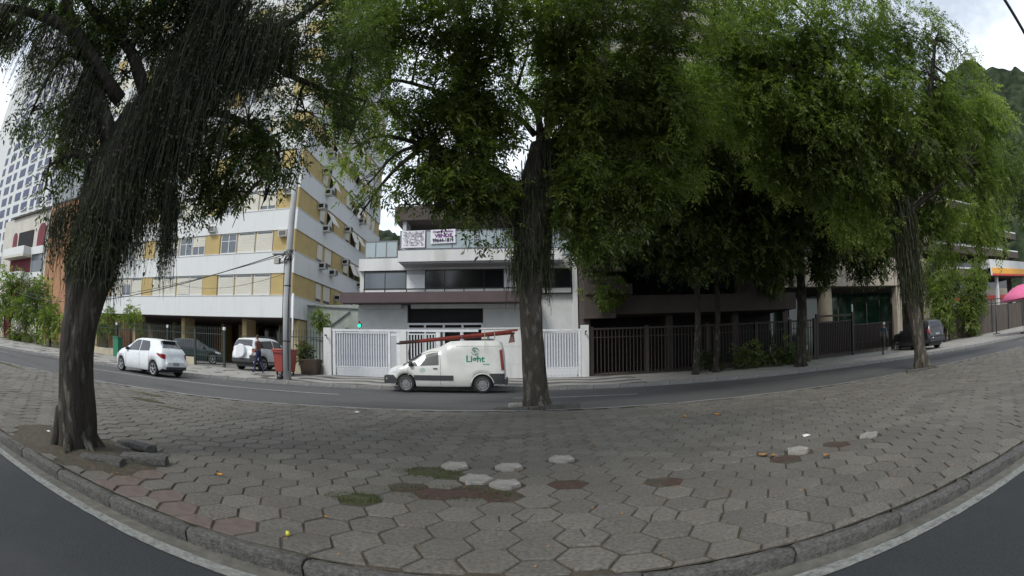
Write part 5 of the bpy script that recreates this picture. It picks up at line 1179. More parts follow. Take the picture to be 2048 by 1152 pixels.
street_tree(1602, 728, 21.4, .16, 6.0, [((14.5, 19, 9.5), (2.8, 2.8, 1.6), .8), ((13, 24.5, 8.5), (2.4, 2.2, 1.6), .8), ((18, 22, 9.5), (2.6, 2.6, 1.6), .8), B(1640, 545, 24.5, 22, .8), B(1720, 540, 25, 20, .7), B(1555, 545, 24, 24, .8), B(1520, 440, 24, 70, 1.2), B(1590, 430, 24.5, 80, 1.2), B(1670, 450, 25, 65, 1.1), B(1560, 500, 24, 45, 1.), B(1500, 330, 25, 90, 1.1), B(1600, 330, 25, 90, 1.1), B(1700, 350, 26, 80, 1.), B(1650, 515, 24.5, 30, .9), B(1720, 500, 25, 38, .9), B(1760, 520, 25, 26, .8), B(1500, 520, 24, 28, .8), B(1780, 440, 26, 60, 1.)], 'dark street tree with thick black trunk left of the round column', 15.3, r=.26)  # lobes in metres are extra canopy, put overhead to shade pavement and fence
w_ = wray(2022, 640); xx = w_[0]/w_[1]*31
tree('street_tree', 'distant dark tree rising behind the pink parasol', Vector((xx, 31, .2)), [(Vector((xx, 31, .1)), .5), (Vector((xx, 31, 5)), .42), (Vector((xx-.6, 31, 12)), .35)], [([Vector((xx-.6, 31, 11)), Vector((xx-2, 31, 15)), Vector((xx-3, 31, 19))], .25, .1)], [B(2000, 380, 58, 60, 1.), B(2050, 340, 60, 60, 1.), B(1990, 300, 60, 50, .8), B(2060, 420, 58, 40, .8)], L_dark, B_dark, (.5, .22, 9, 1.2), 34, -.6, 17.7, group='dark trees along the far pavement', ring=12)

# --- bushes
def bush(name, label, base, blobs, lm, seed, leaf=(.13, .06, 8, .3), dens=700, gap=-1.2, trunkr=.05, group=None):
    base = Vector(base); tp = Vector(blobs[0][0])
    return tree(name, label, base, [(base-Vector((0, 0, .05)), trunkr*1.5), (base.lerp(tp, .5), trunkr), (tp, trunkr*.7)], [([base.lerp(tp, .6), tp, tp+Vector((.1, 0, .2))], trunkr*.7, trunkr*.4)], blobs, lm, B_dark, leaf, dens, gap, seed, twig=.01, group=group, ring=10)
def Bz(px, py, Y, rpx, q=1.):
    c = at(px, py, Y); d = (c-Vector((0, 0, H))).length; r = rpx*d/1050.; return (tuple(c), (r, r, r), q)
tag(bush('planter_bush', '', (4.5, 25.7, 4.5), [Bz(1205, 578, 25.8, 26, 2), Bz(1180, 572, 25.8, 20, 2), Bz(1235, 580, 25.8, 20, 2), Bz(1215, 592, 25.4, 22, 2)], L_lime, 21.)[0], 'bright green bush spilling over the concrete planter', 'bush')
tag(bush('shrub', '', (13.6, 25.9, 4.0), [Bz(1530, 560, 25.8, 20, 1.4), Bz(1550, 575, 25.8, 14, 1.4)], L_mid, 22.)[0], 'leafy shrub on the balcony at right end of the brown building', 'bush')
for i, (px, py, Y, r_, lab) in enumerate([(20, 590, 23.5, 45, 'large round shrub at the far left edge'), (75, 600, 24, 40, 'shrub between the far left one and the near trunk'), (100, 640, 23.4, 28, 'low shrub just left of the near trunk'), (40, 660, 23.6, 22, 'low dark shrub by the red gate at far left')]):
    w_ = wray(px, 700); x = w_[0]/w_[1]*Y
    tag(bush('shrub', '', (x, Y, .2), [Bz(px, py, Y, r_, 1.2), Bz(px+r_*.6, py+r_*.5, Y, r_*.7, 1.2), Bz(px-r_*.6, py+r_*.6, Y, r_*.7, 1.2), Bz(px+5, py-r_*.5, Y, r_*.6, 1.)], L_mid, 23.+i, (.3, .13, 8, .7), 90, -.9, .1)[0], lab, 'bush', 'shrubs along the left pavement')
for i, (px, py, Y, r_, lab) in enumerate([(215, 640, 25.2, 20, 'small tree foliage just right of the near trunk'), (262, 632, 25.4, 20, 'small garden tree with red fruit left of the white hatchback')]):
    w_ = wray(px, 720); x = w_[0]/w_[1]*Y
    tag(bush('garden_tree', '', (x, Y, .25), [Bz(px, py, Y, r_, 1.3), Bz(px-14, py+12, Y, r_*.7, 1.), Bz(px+14, py+10, Y, r_*.7, 1.)], L_mid, 31.+i, (.2, .09, 8, .45), 260, -.8, .07)[0], lab, 'tree', 'small garden trees by the green fence')
for i, (px, py, Y, r_, lab) in enumerate([(608, 700, 23.9, 14, 'potted bush behind the red container'), (640, 640, 25.6, 14, 'climbing plant left of the white gate')]):
    w_ = wray(px, 740); x = w_[0]/w_[1]*Y
    tag(bush('shrub', '', (x, Y, .25), [Bz(px, py, Y, r_, 1.6), Bz(px+4, py+12, Y, r_*.8, 1.2), Bz(px-4, py-14, Y, r_*.7, .8)], L_mid, 41.+i, (.13, .06, 8, .3), 520, -1., .03)[0], lab, 'bush')
pot = thing('plant_pot', 'brown square pot holding the bush behind the red container', 'pot', (-9.45, 23.9, .24)); MB().add([(-.4, -.3, 0), (.4, -.3, 0), (.4, .3, 0), (-.4, .3, 0), (-.5, -.4, .75), (.5, -.4, .75), (.5, .4, .75), (-.5, .4, .75)], [(0, 3, 2, 1), (0, 1, 5, 4), (1, 2, 6, 5), (2, 3, 7, 6), (3, 0, 4, 7), (4, 5, 6, 7)]).build('tub', mat('pot_brown', (.05, .035, .025), .8, .1, 5), pot, .03); MB().add([(-.44, -.34, .755), (.44, -.34, .755), (.44, .34, .755), (-.44, .34, .755)], [(0, 1, 2, 3)]).build('potting_soil', M_soil, pot)
for i, (px, py, Y, r_, lab) in enumerate([(1420, 715, 23.3, 14, 'dark undergrowth clump below the two thin street trees'), (1500, 705, 23.2, 20, 'dark undergrowth clump in the middle of the brown fence'), (1575, 700, 23.0, 22, 'dark undergrowth clump beside the thick black trunk')]):
    w_ = wray(px, 735); x = w_[0]/w_[1]*Y
    tag(bush('shrub', '', (x, Y, .2), [Bz(px, py, Y, r_, 1.1), Bz(px+r_, py+8, Y, r_*.8, 1.), Bz(px-r_, py+8, Y, r_*.8, 1.)], L_dark, 51.+i, (.2, .09, 8, .4), 260, -1., .05)[0], lab, 'bush', 'dark undergrowth along the brown fence')
for i, (px, py, Y, r_, lab) in enumerate([(1890, 590, 23.4, 38, 'bushy green tree directly behind the dark estate car'), (1940, 600, 23.4, 36, 'bushy green tree left of the brown sheet wall'), (1950, 560, 23.6, 30, 'rounded green tree crown left of the petrol canopy'), (1865, 540, 26, 30, 'bushy tree near the right trunk below the balcony')]):
    w_ = wray(px, 690); x = w_[0]/w_[1]*Y
    tag(bush('garden_tree', '', (x, Y, .15), [Bz(px, py, Y, r_, 1.2), Bz(px+10, py-30, Y, r_*.8, 1.1), Bz(px-12, py+30, Y, r_*.8, 1.1), Bz(px+8, py+45, Y, r_*.6, 1.)], L_mid, 61.+i, (.24, .1, 8, .5), 190, -.9, .12)[0], lab, 'tree', 'green trees left of the brown wall')

# ------------------------------------------------------------------ vehicles
def sm(t): t = min(1, max(0, t)); return t*t*(3-2*t)
class Body:
    """lofted shell. x forward. top/belt/wid are (x, value) tables"""
    def __init__(s, top, belt, wid, roofw, sill, xw, ra, rt, zbot=.24):
        s.T, s.Bt, s.Wd, s.Rw, s.sill, s.xw, s.ra, s.rt, s.zbot = top, belt, wid, roofw, sill, xw, ra, rt, zbot
        s.x0, s.x1 = top[0][0], top[-1][0]
    def f(s, tab, x): return float(np.interp(x, [p[0] for p in tab], [p[1] for p in tab]))
    def z0(s, x):
        z = s.f(s.sill, x)
        for c in s.xw:
            d = abs(x-c)
            if d < s.ra: z = max(z, s.rt+math.sqrt(s.ra**2-d*d))
        return z
    def sec(s, x):
        w = s.f(s.Wd, x); zt = s.f(s.T, x); zb = min(s.f(s.Bt, x), zt-.03); z0 = s.z0(x); h = zt-zb
        wr = w-.06+(s.f(s.Rw, x)-(w-.06))*sm(h/.42)
        zm = max(z0+.03, .52); zm = min(zm, zb-.02)
        return [(w-.05, z0), (w-.01, z0+.04 if z0+.04 < zm else zm-.005), (w+.005, zm), (w, zm+(zb-zm)*.6), (w-.03, zb), (wr+(w-.03-wr)*.45, zb+(zt-.06-zb)*.55), (wr, zt-.055 if h > .1 else zt-.02), (wr-.10, zt-.012), (0, zt)]
    def sy(s, x, z):
        P = s.sec(x)
        for (y0, a), (y1, b) in zip(P[1:7], P[2:8]):
            if a <= z <= b: return y0+(y1-y0)*((z-a)/(b-a+1e-9))
        return P[7][0] if z > P[7][1] else P[1][0]
    def tz(s, x, y):
        P = s.sec(x); (yc, zc), (ya, za), (yb, zb) = P[8], P[7], P[6]
        y = abs(y)
        if y < ya: return zc+(za-zc)*(y/ya)**2
        return za+(zb-za)*(y-ya)/(yb-ya+1e-9)
    def shell(s, paintm, under):
        xs = list(np.arange(s.x0, s.x1+.001, .045)); n = 9
        mb = MB(); R = []
        for x in xs:
            P = s.sec(x); R.append([(x, y, z) for y, z in P]+[(x, -y, z) for y, z in P[-2::-1]])
        m_ = len(R[0]); vs = [p for r in R for p in r]; fs = []
        for i in range(len(R)-1):
            for k in range(m_-1): fs.append((i*m_+k, i*m_+k+1, (i+1)*m_+k+1, (i+1)*m_+k))
        mb.add(vs, fs, 0, True)
        o = len(vs)
        for i, side in ((0, 1), (len(R)-1, -1)):
            f_ = tuple(i*m_+k for k in range(m_)); mb.f.append(f_ if side > 0 else f_[::-1]); mb.mi.append(0); mb.sm.append(False)
        # underside
        u = []
        for x in xs: P = s.sec(x); u += [(x, P[0][0], P[0][1]+.002), (x, -P[0][0], P[0][1]+.002)]
        mb.add(u, [(2*i, 2*i+1, 2*i+3, 2*i+2) for i in range(len(xs)-1)], 1)
        return mb
    def side_patch(s, lower, upper, m, name, par, sgn, off=.008, nx=10, nz=4):
        mb = MB(); vs = []
        for i in range(nx+1):
            t = i/nx; lx, lz = np.interp(t, np.linspace(0, 1, len(lower)), [p[0] for p in lower]), np.interp(t, np.linspace(0, 1, len(lower)), [p[1] for p in lower])
            ux, uz = np.interp(t, np.linspace(0, 1, len(upper)), [p[0] for p in upper]), np.interp(t, np.linspace(0, 1, len(upper)), [p[1] for p in upper])
            for j in range(nz+1):
                q = j/nz; x, z = lx+(ux-lx)*q, lz+(uz-lz)*q; vs.append((x, sgn*(s.sy(x, z)+off), z))
        fs = [(i*(nz+1)+j, (i+1)*(nz+1)+j, (i+1)*(nz+1)+j+1, i*(nz+1)+j+1) for i in range(nx) for j in range(nz)]
        if sgn > 0: fs = [f[::-1] for f in fs]
        return mb.add(vs, fs, 0, True).build(name, m, par)
    def top_patch(s, xa, xb, ya, yb, m, name, par, off=.008, n=10):
        """patch on the upper surface from station xa (half width ya) to xb (half width yb)"""
        mb = MB(); vs = []
        for i in range(n+1):
            t = i/n; x = xa+(xb-xa)*t; hw = ya+(yb-ya)*t
            sl = (s.f(s.T, x+.02)-s.f(s.T, x-.02))/.04; L = math.hypot(1, sl)
            for j in range(9):
                y = hw*(j/4-1); vs.append((x-sl/L*off, y, s.tz(x, y)+off/L))
        fs = [(i*9+j, i*9+j+1, (i+1)*9+j+1, (i+1)*9+j) for i in range(n) for j in range(8)]
        return mb.add(vs, fs, 0, True).build(name, m, par)
M_alloy_d = mat('steel_rim', (.20, .21, .22), .45, .15, 8, metal=.3)
def wheel(par, x, y, r, w, alloy, sgn):
    t = MB(); prof = [(r*.68, -w/2), (r*.93, -w/2), (r, -w*.36), (r, w*.36), (r*.93, w/2), (r*.68, w/2)]; n = 28; vs = []
    for k in range(n):
        a_ = 2*math.pi*k/n
        for rr_, yy in prof: vs.append((rr_*math.cos(a_), yy, rr_*math.sin(a_)))
    fs = [(k*6+j, k*6+j+1, ((k+1) % n)*6+j+1, ((k+1) % n)*6+j) for k in range(n) for j in range(5)]
    o = t.add(vs, fs, 0, True).build('wheel', M_tyre, par); o.location = (x, y, r)
    s_ = sgn*w/2
    d = MB(); d.disc((0, s_-sgn*.05, 0), r*.70, (0, 1, 0), .01, 28)
    d.build('wheel_well', M_black, o)
    rm = MB(); rn = 28; vs = []
    for k in range(rn):
        a_ = 2*math.pi*k/rn
        for rr_, yy in ((r*.70, s_), (r*.64, s_+sgn*.004), (r*.60, s_-sgn*.035)): vs.append((rr_*math.cos(a_), yy, rr_*math.sin(a_)))
    rm.add(vs, [(k*3+j, k*3+j+1, ((k+1) % rn)*3+j+1, ((k+1) % rn)*3+j) for k in range(rn) for j in range(2)], 0, True)
    if alloy:
        for k in range(5):
            a_ = 2*math.pi*k/5+.3
            for da in (-.12, .12): rm.bar((r*.12*math.cos(a_), s_-sgn*.015, r*.12*math.sin(a_)), (r*.64*math.cos(a_+da), s_-sgn*.01, r*.64*math.sin(a_+da)), .035, .02)
        rm.disc((0, s_-sgn*.01, 0), r*.17, (0, 1, 0), .03, 16)
    else:
        rm.disc((0, s_-sgn*.03, 0), r*.50, (0, 1, 0), .02, 20); rm.disc((0, s_-sgn*.012, 0), r*.2, (0, 1, 0), .03, 14)
        for k in range(8): a_ = 2*math.pi*k/8; rm.disc((r*.58*math.cos(a_), s_-sgn*.028, r*.58*math.sin(a_)), .02, (0, 1, 0), .02, 8)
    rm.build('rim', M_alloy if alloy else M_alloy_d, o)
    return o
def common(t, Bd, paintm, wheels, r, w, alloy, track, glass=None):
    Bd.shell(paintm, M_black).build('body', [paintm, M_black], t)
    for x in wheels:
        for sg_ in (1, -1): wheel(t, x, sg_*(track/2), r, w, alloy, sg_)
    # dark inner wheel houses and floor
    ib = MB(); hw = track/2-w*.62
    ib.box(Bd.x0+.25, Bd.x1-.25, -hw, hw, .20, .62); ib.build('underbody', M_black, t)
def hatchback(name, label, loc, rz, paintm, group=None, L=3.95, Wd=1.70, Ht=1.48, lights=True, glass=M_carglass, alloy=True, cat='car'):
    k = L/3.95; hz = Ht/1.48; hwid = Wd/2
    top = [(-1.97, .60), (-1.95, .80), (-1.90, .93), (-1.84, 1.02), (-1.70, 1.18), (-1.50, 1.38), (-1.42, 1.42), (-1.1, 1.455), (-.6, 1.48), (-.1, 1.475), (.25, 1.42), (.60, 1.24), (.95, 1.05), (1.05, 1.0), (1.35, .95), (1.65, .86), (1.85, .74), (1.93, .62), (1.97, .50)]
    belt = [(-1.97, .5), (-1.8, .95), (-1.2, .98), (.7, .90), (1.0, .93), (1.4, .84), (1.8, .66), (1.97, .45)]
    wid = [(-1.97, .60), (-1.93, .72), (-1.85, .79), (-1.6, .835), (-1.0, .85), (.8, .85), (1.4, .83), (1.7, .77), (1.88, .64), (1.97, .45)]
    rw = [(-1.97, .5), (-1.7, .56), (-1.3, .57), (.3, .585), (1.0, .62), (1.97, .4)]
    sill = [(-1.97, .34), (-1.8, .26), (-1.3, .22), (1.3, .21), (1.8, .22), (1.97, .27)]
    f = lambda T, s=1: [(x*k, z*s) for x, z in T]
    Bd = Body(f(top, hz), f(belt, hz), f(wid, hwid/.85), f(rw, hwid/.85), sill, (-1.27*k, 1.27*k), .37, .29)
    t = thing(name, label, cat, loc, rz, group)
    common(t, Bd, paintm, (-1.27*k, 1.27*k), .305, .19, alloy, Wd-.20)
    for s_ in (1, -1):
        Bd.side_patch([(x*k, z*hz) for x, z in ((-1.02, .985), (-.3, .955))], [(x*k, z*hz) for x, z in ((-.98, 1.18), (-.85, 1.36), (-.3, 1.385))], glass, 'window', t, s_)
        Bd.side_patch([(x*k, z*hz) for x, z in ((-.25, .955), (.80, .93))], [(x*k, z*hz) for x, z in ((-.25, 1.385), (.05, 1.38), (.35, 1.25), (.76, .97))], glass, 'window', t, s_)
        Bd.side_patch([(x*k, z*hz) for x, z in ((-1.93, .70), (-1.62, .84))], [(x*k, z*hz) for x, z in ((-1.90, .90), (-1.52, .93))], M_red, 'tail_light', t, s_, .012)
        Bd.side_patch([(x*k, z*hz) for x, z in ((1.45, .70), (1.86, .62))], [(x*k, z*hz) for x, z in ((1.40, .80), (1.84, .72))], M_lamp, 'headlight', t, s_, .012)
        Bd.side_patch([(-.30*k, .82*hz), (-.14*k, .82*hz)], [(-.30*k, .845*hz), (-.14*k, .845*hz)], paintm, 'door_handle', t, s_, .03, 3, 1)
        m_ = MB(); y = s_*(Bd.sy(.70*k, .95*hz)+.07); m_.box(.60*k, .76*k, y-.07, y+.07, .93*hz, 1.06*hz); m_.build('mirror', M_black, t, .02)
        # door shut lines
        for xx in (-.28, .82, -1.0):
            g_ = MB(); pp = [(xx*k+.01*math.sin(z*6), s_*(Bd.sy(xx*k, z)+.002), z) for z in np.linspace(.34, .95*hz, 9)]; g_.tube(pp, .006, 4); g_.build('shut_line', M_black, t)
    Bd.top_patch(-1.48*k, -1.74*k, .52*hwid/.85, .60*hwid/.85, glass, 'rear_window', t)
    Bd.top_patch(.30*k, .92*k, .50*hwid/.85, .62*hwid/.85, glass, 'windscreen', t)
    MB().box(-1.99*k, -1.80*k, -.62*hwid/.85, .62*hwid/.85, .30, .44).build('rear_bumper_insert', M_plast, t, .03)
    MB().box(-1.62*k, -1.42*k, -.5, .5, 1.40*hz, 1.43*hz).build('spoiler', paintm, t, .012)
    MB().box(-1.985*k, -1.975*k, -.2, .2, .50, .60).build('number_plate', mat('plate_grey', (.3, .3, .32), .5, .3, 12), t)
    MB().box(1.90*k, 1.99*k, -.45, .45, .33, .50).build('grille', M_plast, t, .02)
    MB().tube([(-1.2*k, 0, 1.44*hz), (-1.3*k, 0, 1.60*hz)], .006, 5).build('aerial', M_black, t)
    return t
hatchback('hatchback', 'white hatchback driving away on the road at left', (-15.55, 17.75, ZF), math.radians(180-9), M_carw, L=4.3, Wd=1.80, Ht=1.54)
hatchback('hatchback', 'dark green hatchback parked behind the spiked fence', (-19.2, 27.2, .29), math.radians(32), M_cardg)
hatchback('hatchback', 'silver car deep inside the open ground floor behind the white four wheel drive', (-15.7, 33.5, .29), math.radians(80), M_carg)
def suv(name, label, loc, rz, paintm, L=4.2, Wd=1.78, Ht=1.66):
    k = L/4.2; hz = Ht/1.66; hw = Wd/2
    top = [(-2.10, .75), (-2.08, 1.0), (-2.02, 1.15), (-1.95, 1.32), (-1.82, 1.52), (-1.70, 1.60), (-1.2, 1.655), (-.4, 1.66), (.1, 1.62), (.45, 1.50), (.95, 1.15), (1.10, 1.10), (1.6, 1.04), (1.9, .95), (2.02, .82), (2.10, .6)]
    belt = [(-2.1, .7), (-1.9, 1.12), (-.5, 1.08), (.9, 1.02), (1.2, 1.02), (1.7, .94), (2.1, .55)]
    wid = [(-2.10, .68), (-2.04, .79), (-1.9, .85), (-1.4, .885), (1.2, .885), (1.75, .85), (1.95, .76), (2.10, .55)]
    rw = [(-2.1, .6), (-1.7, .64), (.3, .64), (1.0, .68), (2.1, .5)]
    sill = [(-2.1, .42), (-1.9, .36), (-1.2, .32), (1.3, .32), (1.9, .34), (2.1, .40)]
    f = lambda T, s=1: [(x*k, z*s) for x, z in T]
    Bd = Body(f(top, hz), f(belt, hz), f(wid, hw/.885), f(rw, hw/.885), sill, (-1.28*k, 1.28*k), .42, .33)
    t = thing(name, label, 'car', loc, rz)
    common(t, Bd, paintm, (-1.28*k, 1.28*k), .345, .21, True, Wd-.22)
    for s_ in (1, -1):
        Bd.side_patch([(x*k, z*hz) for x, z in ((-1.75, 1.15), (-.35, 1.09))], [(x*k, z*hz) for x, z in ((-1.62, 1.45), (-.35, 1.53))], M_carglass, 'window', t, s_)
        Bd.side_patch([(x*k, z*hz) for x, z in ((-.28, 1.09), (.88, 1.05))], [(x*k, z*hz) for x, z in ((-.28, 1.53), (.15, 1.49), (.78, 1.10))], M_carglass, 'window', t, s_)
        Bd.side_patch([(x*k, z*hz) for x, z in ((-2.05, .92), (-1.85, .95))], [(x*k, z*hz) for x, z in ((-2.01, 1.10), (-1.80, 1.10))], M_red, 'tail_light', t, s_, .012)
        Bd.side_patch([(x*k, z*hz) for x, z in ((1.72, .80), (1.98, .74))], [(x*k, z*hz) for x, z in ((1.68, .90), (1.95, .86))], M_lamp, 'headlight', t, s_, .012)
        Bd.side_patch([(-2.0*k, .40), (-.85*k, .40), (.85*k, .40), (2.0*k, .42)], [(-2.0*k, .56), (-.85*k, .46), (.85*k, .46), (2.0*k, .58)], M_plast, 'sill_cladding', t, s_, .015, 24, 2)
        y = s_*(Bd.sy(.75*k, 1.05*hz)+.09); MB().box(.68*k, .84*k, y-.08, y+.08, 1.05*hz, 1.2*hz).build('mirror', paintm, t, .03)
        MB().tube([(-1.5*k, s_*.60, 1.66*hz), (-1.3*k, s_*.60, 1.72*hz), (0, s_*.60, 1.72*hz), (.2, s_*.6, 1.62*hz)], .018, 6).build('roof_rail', M_plast, t)
    Bd.top_patch(-1.80*k, -1.985*k, .58, .66, M_carglass, 'rear_window', t)
    Bd.top_patch(.48*k, .93*k, .56, .68, M_carglass, 'windscreen', t)
    MB().box(-2.14*k, -1.95*k, -.76, .76, .40, .62).build('rear_bumper', M_plast, t, .04); MB().box(1.95*k, 2.13*k, -.66, .66, .42, .62).build('front_bumper', M_plast, t, .04)
    MB().box(-2.115*k, -2.10*k, -.2, .2, .78, .88).build('number_plate', mat('plate_grey', (.3, .3, .32), .5, .3, 12), t)
    return t, k, hz
sv, _k, _h = suv('suv', 'white four wheel drive backed up in the driveway by the red container', (-12.75, 25.35, .27), math.radians(78), M_carw)
MB().disc((-2.19, .0, .98), .33, (1, 0, 0), .17, 26).build('spare_wheel_cover', M_carw, sv, .03)
s2, _k, _h = suv('suv', 'dark estate car parked nose in beyond the right median tree', (22.9, 21.6, .15), math.radians(86), M_cark, 4.4)
def lit(t, x, y, z): MB().disc((x, y, z), .045, (1, 0, 0), .02, 12).build('reversing_lamp', emis('reverse_lamp', (.9, .9, .85), 3.), t)
lit(s2, -2.19, .45, .62)

# --- utility van with ladders
vt = thing('delivery_van', 'white utility van with green lettering and red ladders on its roof', 'van', (-2.42, 19.80, ZF), math.radians(180))
S_ = 1.0
top = [(-2.18, .62), (-2.16, 1.0), (-2.13, 1.45), (-2.06, 1.78), (-1.95, 1.84), (-1.5, 1.865), (-.7, 1.865), (-.25, 1.84), (-.02, 1.74), (.12, 1.66), (.30, 1.61), (.55, 1.55), (.80, 1.44), (1.10, 1.25), (1.38, 1.07), (1.48, 1.02), (1.75, .96), (1.98, .86), (2.10, .74), (2.17, .58), (2.20, .45)]
belt = [(-2.18, .6), (-2.05, 1.0), (-.9, .98), (.6, .95), (1.3, .93), (1.6, .88), (1.95, .72), (2.2, .40)]
wid = [(-2.18, .76), (-2.10, .82), (-1.9, .845), (-.2, .85), (0, .835), (1.3, .825), (1.75, .79), (2.0, .70), (2.12, .58), (2.20, .45)]
rw = [(-2.18, .70), (-1.9, .74), (-.6, .745), (-.1, .72), (.05, .62), (.6, .60), (1.3, .62), (2.2, .4)]
sill = [(-2.18, .34), (-2.0, .28), (-1.5, .24), (1.3, .22), (1.9, .24), (2.2, .28)]
VB = Body(top, belt, wid, rw, sill, (-1.37, 1.345), .37, .30)
VB.shell(M_vanw, M_black).build('body', [M_vanw, M_black], vt)
for x in (-1.37, 1.345):
    for s_ in (1, -1): wheel(vt, x, s_*.735, .315, .18, False, s_)
MB().box(-1.9, -.4, -.6, .6, .22, .60).build('underbody', M_black, vt)
for s_ in (1, -1):
    VB.side_patch([(.16, .99), (1.25, .93)], [(.18, 1.44), (.42, 1.42), (.72, 1.32), (1.22, .97)], M_vanglass, 'window', vt, s_, .006)
    VB.side_patch([(-.36, .45), (1.05, .45)], [(-.36, .63), (1.05, .63)], M_plast, 'side_moulding', vt, s_, .018, 12, 2)
    VB.side_patch([(-2.14, .33), (-1.76, .33)], [(-2.14, .70), (-1.60, .70)], M_plast, 'rear_bumper_corner', vt, s_, .02, 8, 4)
    VB.side_patch([(1.68, .34), (1.80, .31), (2.17, .31)], [(1.66, .44), (1.80, .62), (2.13, .62)], M_plast, 'front_bumper_corner', vt, s_, .015, 10, 4)
    VB.side_patch([(-2.13, .84), (-2.02, .80)], [(-2.06, 1.55), (-1.96, 1.50)], M_red, 'tail_light', vt, s_, .012, 6, 6)
    VB.side_patch([(1.72, .72), (2.06, .66)], [(1.62, .90), (1.99, .80)], M_lamp, 'headlight', vt, s_, .012)
    VB.side_patch([(.20, .845), (.36, .845)], [(.20, .885), (.36, .885)], M_black, 'door_handle', vt, s_, .025, 3, 1)
    for xs_ in ([(.10, .3), (.10, .95), (.13, 1.45), (.4, 1.48), (.75, 1.38), (1.26, .98), (1.28, .5), (1.2, .3)],):
        fine = []
        for (a, b), (c, d) in zip(xs_, xs_[1:]):
            for k in range(6): fine.append((a+(c-a)*k/6, b+(d-b)*k/6))
        MB().tube([(x, s_*(VB.sy(x, z)+.001), z) for x, z in fine], .006, 4).build('shut_line', M_black, vt)
    # raised rear arch lip and moulded line along the cargo box
    MB().tube([(-1.37+.395*math.cos(a_), s_*(VB.sy(-1.37, .8)+.004), .30+.395*math.sin(a_)) for a_ in np.linspace(.15, math.pi-.15, 20)], .018, 6).build('arch_lip', M_vanw, vt)
    MB().tube([(x, s_*(VB.sy(x, 1.66)+.002), 1.66) for x in np.linspace(-1.95, -.45, 12)], .008, 5).build('pressed_line', M_vanw, vt)
    y = s_*(VB.sy(1.15, .98)+.08); MB().box(1.10, 1.22, y-.09, y+.09, .93, 1.10).build('mirror', M_black, vt, .03)
MB().box(-2.24, -2.14, -.80, .80, .30, .52).build('rear_bumper', M_plast, vt, .03); MB().box(2.08, 2.22, -.56, .56, .30, .60).build('front_bumper', M_plast, vt, .04)
VB.top_patch(.80, 1.46, .64, .76, M_dglass, 'windscreen', vt)
# cab interior seen through the side glass
MB().box(.18, .62, -.55, .55, .55, .92).box(.12, .24, .10, .52, .92, 1.40).box(.12, .24, -.52, -.10, .92, 1.40).build('seat', M_black, vt, .03)
MB().tube([(.98+.12*math.cos(a_)*.4, -.34+.17*math.sin(a_), 1.0+.16*math.cos(a_)) for a_ in np.linspace(0, 6.28, 20)], .015, 6).build('steering_wheel', M_black, vt)
# lettering faces the camera: van is turned 180, its +y side shows
M_green = mat('green_lettering', (.0, .23, .13), .5, .05, 8)
def vput(txt, size, x, z, bold=0., sx=1.): 
    me = text_mesh(txt, size, M_green, 'lettering', bold, sx=sx); o = bpy.data.objects.new('lettering', me); COL.objects.link(o); o.parent = vt
    o.location = (x, VB.sy(x, z)+.012, z); o.rotation_euler = (math.radians(90+2), 0, math.pi); return o
vput('Light', .33, -1.12, 1.20, .006, 1.0)
y_ = VB.sy(-1.12, 1.47)+.014
rg = MB()
rg.tube([(-1.12+.125*math.cos(a_), y_, 1.475+.125*math.sin(a_)) for a_ in np.linspace(.5, 2.9, 14)], .011, 5).tube([(-1.12+.125*math.cos(a_), y_, 1.475+.125*math.sin(a_)) for a_ in np.linspace(3.6, 6.1, 14)], .011, 5)
for pts in ([(-1.06, 1.63), (-1.13, 1.49), (-1.07, 1.49), (-1.16, 1.33)], [(-1.03, 1.50), (-1.11, 1.50)], [(-1.20, 1.46), (-1.13, 1.46)]):
    rg.tube([(x, y_, z) for x, z in pts], .010, 5)
rg.build('bolt_emblem', M_green, vt)
MB().box(-1.62, -1.38, VB.sy(-1.5, 1.0)+.004, VB.sy(-1.5, 1.0)+.009, 1.005, 1.045).build('badge_strip', mat('pale_green_strip', (.22, .40, .32), .5, .3, 60), vt)
MB().disc((.74, VB.sy(.74, .80)+.006, .80), .10, (0, 1, 0), .004, 20).build('faded_emblem', mat('faded_green', (.42, .50, .47), .5, .2, 20), vt)
# roof rack and ladders
rk = MB()
for x in (-1.55, -.65): rk.bar((x, -.62, 1.86), (x, -.62, 1.99), .03).bar((x, .62, 1.86), (x, .62, 1.99), .03).bar((x, -.66, 2.0), (x, .66, 2.0), .035)
rk.box(-1.75, -1.3, -.2, .2, 1.88, 1.93).build('roof_rack', M_steel, vt)
M_lad = mat('red_ladder_paint', (.22, .030, .020), .5, .25, 9); M_fib = mat('worn_ladder_end', (.06, .03, .025), .7, .3, 20)
def ladder(x0, x1, z0, z1, y, w, label):
    l = thing('ladder', label, 'ladder', (vt.location.x, vt.location.y, vt.location.z), math.pi, 'red extension ladders on the van roof')
    for s_ in (-1, 1):
        MB().bar((x0, y+s_*w/2, z0), (x1-.75, y+s_*w/2, z0+(z1-z0)*((x1-.75-x0)/(x1-x0))), .03, .06).build('rail', M_lad, l)
        MB().bar((x1-.74, y+s_*w/2, z0+(z1-z0)*((x1-.74-x0)/(x1-x0))), (x1, y+s_*w/2, z1), .03, .06).build('rail_end', M_fib, l)
    n = int((x1-x0)/.3); rm_ = MB().tube([(0, -w/2, 0), (0, w/2, 0)], .015, 6).mesh('rung', M_steel)
    for k in range(1, n): inst('rung', rm_, l, (x0+k*.3, y, z0+(z1-z0)*k/n))
ladder(-2.60, 1.62, 2.22, 1.80, .38, .34, 'upper red ladder nearer the camera on the van roof')
ladder(-2.5, 1.75, 2.12, 1.74, .30, .32, 'lower red ladder strapped under another on the van roof')
ladder(-2.40, 1.70, 2.18, 1.80, -.3, .34, 'red ladder on the far side of the van roof')
